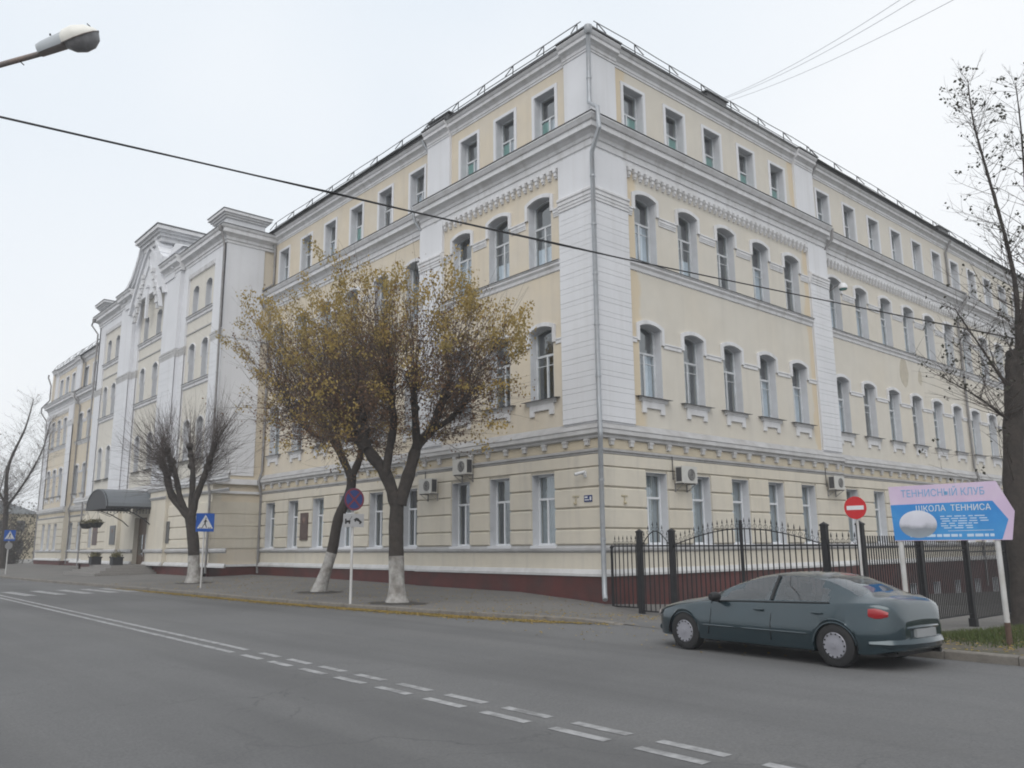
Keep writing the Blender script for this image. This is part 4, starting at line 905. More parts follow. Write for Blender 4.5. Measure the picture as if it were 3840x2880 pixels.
pl = face(e, 'tow_away_plate', [(-.34, c-.19), (.34, c-.19), (.34, c+.19), (-.34, c+.19)], .012, M_GPL, .012)
def pic(poly): face(e, 'pictogram', poly, -.0005, M_BLK, .002)
pic([(-.29, c-.06), (-.12, c-.06), (-.10, c+.0), (-.29, c+.0)]); pic([(-.29, c+.0), (-.24, c+.0), (-.24, c+.05), (-.29, c+.05)])
pic([(-.16, c+.0), (-.145, c+.0), (-.05, c+.115), (-.062, c+.125)]); pic(circ(.028, 12, -.26, c-.075)); pic(circ(.028, 12, -.14, c-.075))
pic([(-.02, c+.02), (.08, c+.0), (.26, c-.075), (.27, c-.04), (.20, c+.015), (.15, c+.065), (.07, c+.08), (.03, c+.045)]); pic(circ(.03, 12, .05, c-.01)); pic(circ(.03, 12, .21, c-.075))
e = empty('no_entry_sign', (8.78, -.42, -1.05), R(3), 'round red no-entry sign with a white bar beside the fence corner', 'road sign')
sign_pole(e, 2.72, .03); c = 2.86
face(e, 'disc', circ(.275, 40, 0, c), .012, M_RDS, .012); face(e, 'white_bar', [(-.21, c-.05), (.21, c-.05), (.21, c+.05), (-.21, c+.05)], 0, M_WPL)

# ================================================================ tennis board
bx0, by0, bx1, by1 = 11.98, -5.45, 13.66, -5.12
e = empty('tennis_club_board', ((bx0+bx1)/2, (by0+by1)/2, -.64), math.atan2(by1-by0, bx1-bx0), 'pink and blue arrow-shaped tennis club board on two white posts', 'sign board')
Wd = math.hypot(bx1-bx0, by1-by0)
M_PNK = mat('board_pink', (.56, .44, .60), rough=.45, var=.05, scale=3, col2=(.60, .52, .62), amt2=.6, scale2=2); M_SKY = mat('board_blue', (.035, .22, .55), rough=.45, var=.08, scale=2.5, col2=(.08, .33, .62), amt2=.6, scale2=1.4)
M_SKD = simple('board_lettering_blue', (.16, .36, .58), rough=.45); M_LBL = simple('board_lettering_pale', (.48, .60, .74), rough=.45); M_BAL = mat('ball_print', (.62, .62, .70), rough=.5, var=.06, scale=4); M_BSH = mat('ball_seam_print', (.30, .33, .37), rough=.5, var=.3, scale=6, col2=(.5, .52, .58), amt2=.9, scale2=7)
t = M_BAL.node_tree; b = t.nodes['Principled BSDF']; src = b.inputs['Base Color'].links[0].from_socket
_tc = _n(t, 'ShaderNodeTexCoord'); _sp = _n(t, 'ShaderNodeSeparateXYZ'); _nz = _n(t, 'ShaderNodeTexNoise'); _nz.inputs['Scale'].default_value = 5; t.links.new(_tc.outputs['Object'], _sp.inputs[0]); t.links.new(_tc.outputs['Object'], _nz.inputs['Vector'])
_ad = _n(t, 'ShaderNodeMath', operation='MULTIPLY_ADD'); _ad.inputs[1].default_value = .22; t.links.new(_nz.outputs['Fac'], _ad.inputs[0]); t.links.new(_sp.outputs['Z'], _ad.inputs[2])
_rp = _n(t, 'ShaderNodeValToRGB'); _mr = _n(t, 'ShaderNodeMapRange'); _mr.inputs[1].default_value = 1.70; _mr.inputs[2].default_value = 2.28; t.links.new(_ad.outputs[0], _mr.inputs[0]); t.links.new(_mr.outputs[0], _rp.inputs[0])
_el = _rp.color_ramp.elements; _el[0].position = 0; _el[0].color = (.30, .45, .62, 1); _el[1].position = 1; _el[1].color = (.68, .69, .76, 1)
for _p, _c in ((.22, (.26, .30, .34)), (.42, (.22, .24, .27)), (.58, (.55, .55, .62))): _q = _el.new(_p); _q.color = (*_c, 1)
t.links.new(_rp.outputs[0], b.inputs['Base Color'])
zb = 1.63; hh = .96; w2 = Wd/2
out = [(-w2-.02, zb), (w2+.05, zb), (w2+.13, zb+hh*.48), (w2-.09, zb+hh), (-w2-.05, zb+hh-.02)]
face(e, 'panel', out, .012, M_PNK, .012)
face(e, 'blue_field', [(-w2-.02, zb+.01), (w2-.09, zb+.01), (w2+.03, zb+.33), (w2-.17, zb+.64), (-w2-.04, zb+.62)], 0, M_SKY, .002)
for txt, size, x, z, m_, y in (('ТЕННИСНЫЙ КЛУБ', .172, -.06, zb+.80, M_SKD, -.002), ('ШКОЛА  ТЕННИСА', .142, .08, zb+.535, M_WPL, -.004)):
    me = text_mesh(txt, size, m_, .0015, .0); o = link('lettering', me, e, (x, y, z)); o.rotation_euler = (R(90), 0, 0)
    bb = [v.co.x for v in me.vertices]; o.scale = ((1.36 if m_ is M_SKD else 1.20)/(max(bb)-min(bb))*.95, 1.0, 1)
# small lines that cannot be read in the photograph: pale strokes only
random.seed(3)
for zz, xa, xb in ((.395, -.12, .60), (.355, -.12, .62), (.315, -.10, .60), (.275, -.12, .44), (.235, -.12, .40), (.2, -.08, .36)):
    x = xa
    while x < xb-.04:
        wl_ = min(random.uniform(.04, .15), xb-x); face(e, 'small_lettering', [(x, zb+zz), (x+wl_, zb+zz), (x+wl_, zb+zz+.016), (x, zb+zz+.016)], -.002, M_LBL, .0012); x += wl_ + random.uniform(.015, .05)
face(e, 'rule', [(-.02, zb+.155), (.66, zb+.16), (.66, zb+.166), (-.02, zb+.161)], -.002, M_WPL, .0012)
for a, b in ((-.62, -.55), (-.53, -.42), (-.36, -.22), (-.20, -.12), (-.10, 0), (.02, .12), (.14, .18), (.26, .36), (.38, .50), (.52, .58), (.6, .66)): face(e, 'phone_lettering', [(a, zb+.06), (b, zb+.06), (b, zb+.105), (a, zb+.105)], -.002, M_LBL, .0012)
face(e, 'ball', [(-.48+.30*math.cos(t), zb+.28+.235*math.sin(t)) for t in np.linspace(0, 2*math.pi, 33)[:-1]], -.002, M_BAL, .0015)
for x in (-w2+.06, w2-.17):
    mb = MB(); mb.tube([(x, .05, -.4), (x, .05, zb+hh-.1)], .042, 10); mb.build('post', M_POL, e, True)
    mb = MB(); mb.tube([(x, .05, -.2), (x, .05, .32)], .046, 10); mb.build('rusty_sleeve', simple('rust', (.10, .065, .05), rough=.9, var=.3, scale=12), e, True)

# ================================================================ street lamp, cables
M_LPO = mat('lamp_grey', (.20, .19, .19), rough=.6, var=.15, scale=6, col2=(.25, .17, .13), amt2=.5, scale2=3); M_LHD = simple('lamp_housing', (.42, .45, .48), rough=.5)
M_ENA = simple('lamp_enamel', (.78, .77, .72), rough=.4); M_BWL = mat('dusty_lamp_bowl', (.20, .20, .21), rough=.35, var=.15, scale=8, col2=(.3, .3, .31), amt2=.6, scale2=4, spec=.5)
e = empty('street_lamp', (5.0, -20.55, -.62), 0, 'grey street lamp head on a long arm at the top left', 'street lamp')
def lp(mb, nm, mt, sm=True): o = mb.build(nm, mt, e, sm); o.location = (-5.0, 20.55, .62); return o
mb = MB(); mb.tube([(5, -20.55, -.9), (5, -20.55, 3), (5, -20.55, 6.0)], [.09, .08, .065], 12); lp(mb, 'pole', M_LPO)
mb = MB(); mb.tube([(5, -20.55, 5.9), (5.03, -20.5, 6.25), (5.25, -20.25, 6.55), (6.69, -18.74, 7.285), (7.16, -18.26, 7.46)], [.05, .05, .042, .036, .036], 10); lp(mb, 'arm', M_LPO)
mb = MB(); mb.tube([(6.86, -18.56, 7.35), (6.9, -18.53, 7.31), (6.93, -18.5, 7.27)], .008, 5); lp(mb, 'wire_end', M_IRON)
ax = Vector((.655, .655, .345)).normalized(); upv = Vector((-.24, -.24, .94)); upv = (upv - ax*upv.dot(ax)).normalized(); sd = ax.cross(upv); upv = (upv*math.cos(R(30)) + sd*math.sin(R(30))).normalized(); sd = ax.cross(upv)
O = Vector((7.06, -18.36, 7.43))
def LQ(a, b, c_): return O + ax*a + sd*b + upv*c_
def shell(prof, n=20, top=True):
    pf = np.array(prof); tt_ = np.linspace(0, len(prof)-1, 3*(len(prof)-1)+1); prof = [tuple(np.interp(t, range(len(pf)), pf[:, k]) for k in range(3)) for t in tt_]
    """half shells along the lamp axis: (a, half width, height)"""
    mb = MB(); vs_ = []
    for a, w, h in prof:
        for j in range(n+1):
            t = math.pi*j/n; vs_.append(LQ(a, w*math.cos(t), (1 if top else -1)*h*math.sin(t)))
    fs = [(i*(n+1)+j, i*(n+1)+j+1, (i+1)*(n+1)+j+1, (i+1)*(n+1)+j) for i in range(len(prof)-1) for j in range(n)]
    mb.add(vs_, fs); return mb
lp(shell([(0, .02, .02), (.02, .10, .12), (.1, .115, .135), (.36, .12, .15), (.38, .12, .15)]), 'housing', M_LHD)
lp(shell([(0, .02, .01), (.02, .10, .05), (.36, .12, .07), (.40, .11, .07)], top=False), 'housing_base', M_LPO)
lp(shell([(.37, .12, .14), (.42, .15, .17), (.55, .175, .18), (.70, .16, .135), (.80, .10, .06), (.83, .03, .01)]), 'reflector', M_ENA)
lp(shell([(.33, .05, .03), (.38, .10, .08), (.46, .15, .15), (.58, .17, .19), (.70, .155, .18), (.79, .10, .12), (.83, .03, .02)], top=False), 'lamp_bowl', M_BWL)
mb = MB()
for sg in (1, -1): mb.tube([LQ(a, sg*w, 0) for a, w in ((.36, .13), (.55, .182), (.70, .166), (.80, .105), (.84, .0))], .008, 5)
lp(mb, 'rim', M_LPO)
mb = MB(); mb.tube([LQ(.77, 0, .08), LQ(.745, 0, .13)], .006, 4); mb.tube([LQ(.24, 0, .15), LQ(.25, 0, .175)], .012, 5); lp(mb, 'latch', M_IRON)
CAB = [(4.98, -20.5, 7.22), (5.36, -18.49, 7.19), (5.75, -16.34, 7.16), (6.22, -13.69, 7.12), (6.54, -11.93, 7.09), (7.12, -8.69, 7.06), (7.44, -6.95, 7.055), (8.47, -1.2, 7.09), (9.18, 2.75, 7.13), (10.24, 8.65, 7.2), (11.2, 14.0, 7.3)]
mb = MB(); mb.tube(CAB, .016, 6); mb.tube([(x+.02*math.sin(i*9), y, z-.02*math.cos(i*7)) for i, (x, y, z) in enumerate(CAB)], .009, 5); tag(mb.build('overhead_cable', M_IRON), 'thick black cable strung across the street in front of the school', 'cable')
mb = MB(); mb.tube([(5, -20.55, 6.0), (4.98, -20.5, 7.3)], .05, 8); lp(mb, 'cable_mast', M_LPO)
e = empty('utility_pole', (11.2, 14.0, -1.3), 0, 'concrete utility pole behind the right tree', 'pole')
mb = MB(); mb.tube([(0, 0, -.5), (0, 0, 9.0)], [.14, .09], 10); mb.build('shaft', M_POL, e, True)
mb = MB(); mb.box(-.5, .5, -.04, .04, 8.5, 8.6); mb.build('crossarm', M_PIPD, e)
M_WIRE = simple('grey_wire', (.32, .33, .36), rough=.6)
for i, (a, b, lab) in enumerate((((-.3, 8.9, 20.3), (10.75, .56, 15.13), 'thin wire rising steepest from the roof to the upper right'), ((-.3, 9.0, 20.3), (11.0, .85, 15.12), 'thin wire just beside the steepest roof wire'), ((-.3, 9.3, 20.3), (11.68, 1.63, 15.12), 'lower thin wire from the roof to the upper right'))):
    A, B = Vector(a), Vector(b); pts = [A.lerp(B, t) - Vector((0, 0, .35*4*t*(1-t)*.6)) for t in np.linspace(0, 1.0, 13)] + [B + (B-A)*.5]
    mb = MB(); mb.tube(pts, .007, 4); tag(mb.build('roof_wire', M_WIRE), lab, 'wire', 'wires from the roof')
# ================================================================ car
M_CAR = mat('blue_green_car_paint', (.021, .042, .053), rough=.26, var=.1, scale=3, metal=.5, spec=.5, coat=1.0, col2=(.035, .048, .054), amt2=.35, scale2=2.2)
M_TYR = simple('tyre_rubber', (.022, .022, .023), rough=.85); M_HUB = simple('grey_hubcap', (.27, .27, .30), rough=.45, metal=.2); M_TRIM = simple('black_trim', (.012, .012, .013), rough=.5)
M_TL = simple('tail_light_red', (.30, .015, .02), rough=.25, spec=.6); M_HL = simple('headlight_lens', (.5, .46, .44), rough=.15, spec=.7); M_PLT = simple('number_plate', (.26, .27, .28), rough=.5)
M_SEAT = simple('grey_seat', (.10, .10, .11), rough=.9)
CX0 = [2.22, 2.19, 2.11, 1.96, 1.6, 1.2, .98, .55, .1, -.15, -.5, -.9, -1.2, -1.5, -1.72, -1.92, -2.08, -2.17, -2.21]
TOPZ = [.52, .575, .635, .70, .785, .845, .885, 1.07, 1.215, 1.255, 1.28, 1.265, 1.215, 1.105, 1.005, .975, .955, .83, .66]
BELT = [.48, .53, .585, .64, .715, .765, .79, .81, .825, .83, .84, .85, .86, .87, .88, .88, .86, .77, .62]
HALFW = [.34, .50, .65, .76, .85, .88, .885, .89, .89, .89, .89, .89, .885, .875, .85, .80, .71, .60, .48]
ROOFW = [.32, .45, .56, .63, .69, .71, .72, .645, .575, .56, .555, .555, .56, .60, .63, .60, .54, .48, .42]
def ci(x, ys): return float(np.interp(-x, [-a for a in CX0], ys))
def sm(x, ys):   # smoothed lookup
    return sum(ci(x+d, ys)*w for d, w in ((-.09, .15), (-.045, .2), (0, .3), (.045, .2), (.09, .15))) if -2.1 < x < 2.12 else ci(x, ys)
AX = (1.37, -1.37); RW, RA = .30, .325
def sill_z(x):
    z = .20 if -1.8 < x < 1.9 else lerp(.20, .26, smooth(0, .4, max(-1.8-x, x-1.9)))
    for a in AX:
        d = abs(x-a)
        if d < RA: z = max(z, RW-.02+math.sqrt(RA*RA-d*d))
    return z
xs_car = sorted(set([round(x, 3) for x in np.arange(-2.2, 2.221, .05)] + [round(a+RA*math.cos(t), 3) for a in AX for t in np.linspace(0, math.pi, 19)] + [-2.21, -2.19, 2.2, 2.21, 2.22]))
NR = 15
def half_section(x):
    w, tz, bz, rw, s0 = sm(x, HALFW), sm(x, TOPZ), sm(x, BELT), sm(x, ROOFW), sill_z(x)
    g = smooth(.0, .12, tz-bz-.10)         # greenhouse factor
    pts = [(w*.90, s0+.0), (w*.975, s0+.012)]
    for zz, ww in ((.30, .99), (.42, 1.0), (.55, 1.0), (.585, .985)):
        zz = min(max(zz, s0+.012+.012*(1+len(pts)-2)), bz-.06); pts.append((w*ww, zz))
    pts.append((w*.972, bz-.04)); pts.append((w*.945, bz))
    zr = lerp(bz+(tz-bz)*.55, tz-.055, g)
    for t in (.08, .36, .68, 1.0):
        pts.append((lerp(w*.935, rw, t**1.15), lerp(bz+.004, zr, t)))
    pts += [(rw*.80, lerp(tz-.012, tz-.02, g)), (rw*.42, tz-.004), (0, tz)]
    return pts
secs = [half_section(x) for x in xs_car]
def car_pt(i, j, side): y, z = secs[i][j]; return (xs_car[i], side*y, z)
def surf(x, j, side):
    i = min(range(len(xs_car)), key=lambda k: abs(xs_car[k]-x)); return car_pt(i, j, side)
GL0, GL1 = 8, 11       # rows of the side glass
def is_side_glass(x0, x1, j):
    if not (GL0 <= j < GL1): return False
    xm = (x0+x1)/2
    if xm > .72 - (j-GL0)*.235 or xm < -1.30 + (0, .04, .17)[j-GL0] or -.40 < xm < -.28: return False
    return True
def is_wind(x0, x1, j): return j >= 11 and .14 < (x0+x1)/2 < .90
def is_rear(x0, x1, j): return j >= 11 and -1.70 < (x0+x1)/2 < -1.10
car = empty('parked_sedan', (0, 0, 0), 0, 'dark blue-green sedan with grey hubcaps in front of the iron gate', 'car')
groups = {}
for i in range(len(xs_car)-1):
    for j in range(NR-1):
        for side in (1, -1):
            x0, x1 = xs_car[i], xs_car[i+1]; xm = (x0+x1)/2
            key = 'body'
            if is_side_glass(x0, x1, j): key = ('front_side_window' if xm > -.34 else 'rear_side_window', side)
            elif is_wind(x0, x1, j): key = 'windscreen'
            elif is_rear(x0, x1, j): key = 'rear_window'
            q = [car_pt(i, j, side), car_pt(i+1, j, side), car_pt(i+1, j+1, side), car_pt(i, j+1, side)]
            groups.setdefault(key, []).append(q if side < 0 else q[::-1])
def weld(quads, name, m, parent):
    mb = MB(); idx = {}
    for q in quads:
        ids = []
        for p in q:
            k = tuple(round(c_, 4) for c_ in p)
            if k not in idx: idx[k] = len(mb.v); mb.v.append(p)
            if idx[k] not in ids: ids.append(idx[k])
        if len(ids) > 2: mb.f.append(tuple(ids)); mb.mi.append(0)
    return mb.build(name, m, parent, smooth=True, fix=False)
for i0 in (0, len(xs_car)-1):      # close nose and tail
    ring = [car_pt(i0, j, 1) for j in range(NR)] + [car_pt(i0, j, -1) for j in range(NR-2, -1, -1)]
    groups['body'].append(ring)
for key, quads in groups.items():
    nm = key if isinstance(key, str) else key[0]
    o = weld(quads, nm, M_CAR if nm == 'body' else M_GLC, car)
    if nm == 'body':
        for p in o.data.polygons: pass
# underbody and wheel housings
mb = MB(); mb.box(-2.1, 2.0, -.60, .60, .19, .28); mb.box(-1.0, 1.0, -.80, .80, .18, .25); mb.box(1.7, 2.05, -.50, .50, .21, .44); mb.box(-2.12, -1.72, -.55, .55, .22, .55); mb.build('underbody', M_TRIM, car)
mb = MB(); mb.box(-1.76, 1.76, -.60, .60, .3, .62); mb.build('wheel_housing', M_TRIM, car)
mb = MB()
for a in AX:
    for sg in (1, -1):
        ar = [(a+.345*math.cos(t), .285+.365*math.sin(t)) for t in np.linspace(-.1, math.pi+.1, 15)]
        mb.add([(x, sg*yy, z) for yy in (.62, .865) for x, z in ar], [(k, k+1, k+16, k+15) for k in range(14)])
mb.build('wheel_liner', M_TRIM, car, fix=False)
for a in AX:
    for sg in (1, -1):
        mb = MB(); pts = []
        for t in np.linspace(.12, math.pi-.12, 15):
            x = a+RA*math.cos(t); w = sm(x, HALFW); pts.append((x, sg*(w*.985), RW-.02+RA*math.sin(t)+.006))
        mb.tube(pts, .014, 6); mb.build('arch_lip', M_CAR, car, True)
def wheel(x, y, sg):
    e = empty('wheel', (x, y, RW)); e.parent = car
    mb = MB(); prof = [(.18, -.10), (.26, -.105), (.29, -.085), (.30, -.05), (.30, .05), (.29, .085), (.26, .105), (.18, .10), (.18, -.10)]; mb.lathe(prof, 32)
    o = mb.build('tyre', M_TYR, e, True); o.rotation_euler = (R(90), 0, 0)
    mb = MB(); mb.lathe([(.187, .03), (.19, .085), (.165, .105), (.14, .10), (.06, .118), (0, .12)], 32); h = mb.build('hubcap', M_HUB, e, True); h.rotation_euler = (R(-90*sg), 0, 0)
    for k in range(14):
        t = 2*math.pi*k/14; mb = MB(); mb.tube([(.156*math.cos(t), .156*math.sin(t), .08), (.156*math.cos(t), .156*math.sin(t), .1085)], .013, 7); q = mb.build('hubcap_hole', M_TRIM, e); q.rotation_euler = h.rotation_euler
    mb = MB(); mb.tube([(0, 0, .115), (0, 0, .125)], .035, 12); q = mb.build('hub_badge', M_HUB, e); q.rotation_euler = h.rotation_euler
for a in AX:
    for sg in (1, -1): wheel(a, sg*.765, sg)
for sg in (1, -1):
    # mirror, lamps, handles, seams, side rub strip
    mb = MB(); pr = [(.0, .0), (.05, .07), (.085, .11), (.09, .16), (.06, .2), (0, .21)]
    mb.lathe([(0, -.11), (.06, -.10), (.085, -.05), (.09, .03), (.07, .09), (0, .1)], 12); o = mb.build('mirror', M_TRIM, car, True); o.location = (.62, sg*.965, .885); o.rotation_euler = (R(90), 0, 0); o.scale = (.8, .85, 1.)
    mb = MB(); mb.tube([(.66, sg*.84, .83), (.63, sg*.93, .87)], .03, 6); mb.build('mirror_arm', M_TRIM, car, True)
    mb = MB(); cs = []
    rows = []
    for x in (2.17, 2.11, 2.04, 1.95):
        w = sm(x, HALFW); t_ = (2.17-x)/.22; h0, h1 = lerp(.49, .55, t_), lerp(.555, .63, t_)
        rows.append([(x+.02, sg*(w*.93), h0), (x+.02, sg*(w+.022), h0+.01), (x+.018, sg*(w+.018), (h0+h1)/2+.01), (x+.012, sg*(w*.97), h1+.022)])
    mb.add([p for r_ in rows for p in r_], [(a*4+b, a*4+b+1, a*4+b+5, a*4+b+4) for a in range(3) for b in range(3)]); mb.build('headlight', M_HL, car, True)
    rows = []
    for x in (-1.87, -1.95, -2.02, -2.09):
        w = sm(x, HALFW); t_ = (-1.87-x)/.22; zc = lerp(.765, .745, t_); hh_ = .012+.055*math.sin(math.pi*min(1, .25+t_*.65))
        rows.append([(x-.008, sg*(w*.992), zc-hh_), (x-.014, sg*(w+.010), zc), (x-.010, sg*(w*.985), zc+hh_)])
    mb.v = []; mb.f = []; mb.mi = []
    mb.add([p for r_ in rows for p in r_], [(a*3+b, a*3+b+1, a*3+b+4, a*3+b+3) for a in range(3) for b in range(2)]); mb.build('tail_light', M_TL, car, True)
    for x in (-.22, -1.22):
        w = sm(x, HALFW); mb = MB(); mb.tube([(x, sg*(w*.985), .725), (x+.02, sg*(w+.018), .727), (x+.15, sg*(w+.018), .73), (x+.17, sg*(w*.985), .73)], .013, 6); mb.build('door_handle', M_CAR, car, True)
    for xs_ in ((.88, .80, .78), (-.34, -.34, -.36), (-1.02, -1.18, -1.42)):
        mb = MB(); pts = []
        for z, x in zip(np.linspace(.22, .82, 9), np.interp(np.linspace(0, 1, 9), [0, .5, 1], xs_)):
            x = float(x); w = sm(x, HALFW); k = 1.0 if z < .56 else lerp(.99, .955, (z-.56)/.26)
            if z < sill_z(x)+.03: continue
            pts.append((x, sg*(w*k+.0005), z))
        mb.tube(pts, .006, 4); mb.build('door_seam', M_TRIM, car)
    mb = MB(); mb.tube([(x, sg*(sm(x, HALFW)*1.002), .43) for x in np.linspace(.95, -.95, 12)], .014, 5); mb.build('rub_strip', M_CAR, car, True)
    mb = MB(); mb.tube([(x, sg*(sm(x, HALFW)*.945), sm(x, BELT)+.008) for x in np.linspace(.72, -1.32, 16)], .011, 5); mb.build('window_seal', M_TRIM, car)
    mb = MB()
    i = min(range(len(xs_car)), key=lambda k: abs(xs_car[k]+.34)); mb.tube([car_pt(i, j, sg) for j in range(8, 12)], .028, 4); mb.build('centre_pillar', M_TRIM, car, True)
mb = MB(); mb.tube([(-1.95, -.775, .545), (-2.11, -.62, .55), (-2.20, -.40, .555), (-2.23, 0, .56), (-2.20, .40, .555), (-2.11, .62, .55), (-1.95, .775, .545)], [.012, .02, .025, .025, .025, .02, .012], 8); mb.build('bumper_strip', M_CAR, car, True)
mb = MB(); mb.tube([(-1.85, -.80, .36), (-2.07, -.66, .36), (-2.19, -.40, .36), (-2.23, 0, .36), (-2.19, .40, .36), (-2.07, .66, .36), (-1.85, .80, .36)], [.04, .075, .085, .085, .085, .075, .04], 8); mb.build('rear_bumper', M_CAR, car, True)
mb = MB(); mb.box(-2.255, -2.21, -.26, .26, .43, .54); mb.build('rear_number_plate', M_PLT, car)
mb = MB(); mb.tube([(2.02, -.68, .32), (2.17, -.45, .32), (2.25, -.2, .32), (2.26, 0, .32), (2.25, .2, .32), (2.17, .45, .32), (2.02, .68, .32)], [.05, .07, .075, .075, .075, .07, .05], 8); mb.build('front_bumper', M_CAR, car, True)
mb = MB(); mb.tube([(-1.95, -.45, .22), (-2.2, -.45, .22)], .035, 8); mb.build('exhaust_pipe', M_TRIM, car)
for x, yy in ((.12, .36), (.12, -.36), (-.85, .36), (-.85, -.36)):
    mb = MB(); mb.box(x-.12, x+.35, yy-.24, yy+.24, .42, .58); mb.tube([(x-.1, yy, .5), (x-.26, yy, .92)], [.2, .16], 8); mb.tube([(x-.27, yy, .93), (x-.3, yy, 1.08)], [.10, .10], 8); mb.build('seat', M_SEAT, car, True)
mb = MB(); mb.box(.55, .95, -.7, .7, .45, .78); mb.build('dashboard', M_TRIM, car); mb = MB(); mb.box(-1.9, .9, -.78, .78, .31, .40); mb.build('floor_pan', M_TRIM, car)
HEAD = math.atan2(.20, -2.74)
fx, fy = math.cos(HEAD), math.sin(HEAD)
# near-side wheels stand at about (9.80, -8.62) and (12.53, -8.83)
nx, ny = 11.165, -8.725
car.location = (nx + fy*.80, ny - fx*.80, ROAD_Z); car.rotation_euler = (0, 0, HEAD)

# ================================================================ trees
M_BRK = mat('lime_bark', (.050, .042, .037), rough=.95, var=.35, scale=9, bump=.7, bscale=30, col2=(.030, .027, .025), amt2=.7, scale2=2.5)
M_TWG = mat('twig_bark', (.085, .068, .062), rough=.95, var=.3, scale=6)
M_LIM = mat('limewash_on_bark', (.36, .35, .335), rough=.95, var=.3, scale=7, bump=.6, bscale=30, col2=(.12, .105, .09), amt2=.8, scale2=2.6)
def leaf_mat(name, c1, c2):
    m = mat(name, c1, rough=.8, var=.35, scale=4, col2=c2, amt2=.9, scale2=1.3); t = m.node_tree; b = t.nodes['Principled BSDF']
    ml = t.nodes['Material Output']; tl = _n(t, 'ShaderNodeBsdfTranslucent'); ms = _n(t, 'ShaderNodeMixShader'); ms.inputs[0].default_value = .35
    t.links.new(b.inputs['Base Color'].links[0].from_socket, tl.inputs['Color']); t.links.new(b.outputs[0], ms.inputs[1]); t.links.new(tl.outputs[0], ms.inputs[2]); t.links.new(ms.outputs[0], ml.inputs['Surface'])
    return m
M_LF1 = leaf_mat('ochre_leaf', (.37, .265, .085), (.31, .25, .09)); M_LF2 = leaf_mat('brown_leaf', (.185, .105, .058), (.125, .090, .072)); M_LF3 = leaf_mat('olive_leaf', (.055, .058, .038), (.045, .04, .03))
E1 = Vector((.659, .752, 0)); EN = Vector((-.752, .659, 0))
def spline(pts, n=4):
    """Catmull-Rom through 3-D points"""
    P = [Vector(p) for p in pts]; out = []
    for i in range(len(P)-1):
        a, b, c_, d = P[max(i-1, 0)], P[i], P[i+1], P[min(i+2, len(P)-1)]
        for k in range(n):
            t = k/n; out.append(.5*((2*b) + (-a+c_)*t + (2*a-5*b+4*c_-d)*t*t + (-a+3*b-3*c_+d)*t**3))
    return out + [P[-1]]
def leaf(mb, p, s_, droop=.6):
    d = Vector((random.gauss(0, .7), random.gauss(0, .7), -droop+random.gauss(0, .5))).normalized()
    w = d.cross(Vector((random.gauss(0, 1), random.gauss(0, 1), random.gauss(0, 1)))).normalized()*s_*.36
    n_ = d.cross(w).normalized()*s_*.12
    mb.add([p, p+d*s_*.45+w+n_, p+d*s_, p+d*s_*.45-w+n_], [(0, 1, 2), (0, 2, 3)])
def shoot(tw, base, d, L_, r0, curve=.5, n=5, up=.35):
    """one whippy pollard shoot; returns its points"""
    p = Vector(base); pts = [p.copy()]; d = d.normalized(); st_ = L_/n
    side = Vector((random.gauss(0, 1), random.gauss(0, 1), 0))*.05*curve
    for _ in range(n):
        d = (d + Vector((0, 0, up/n)) + side + Vector((random.gauss(0, .05), random.gauss(0, .05), random.gauss(0, .03)))).normalized()
        p = p + d*st_; pts.append(p.copy())
    tw.tube(pts, [r0*(1-.75*i/n) for i in range(n+1)], 3, cap=False)
    return pts
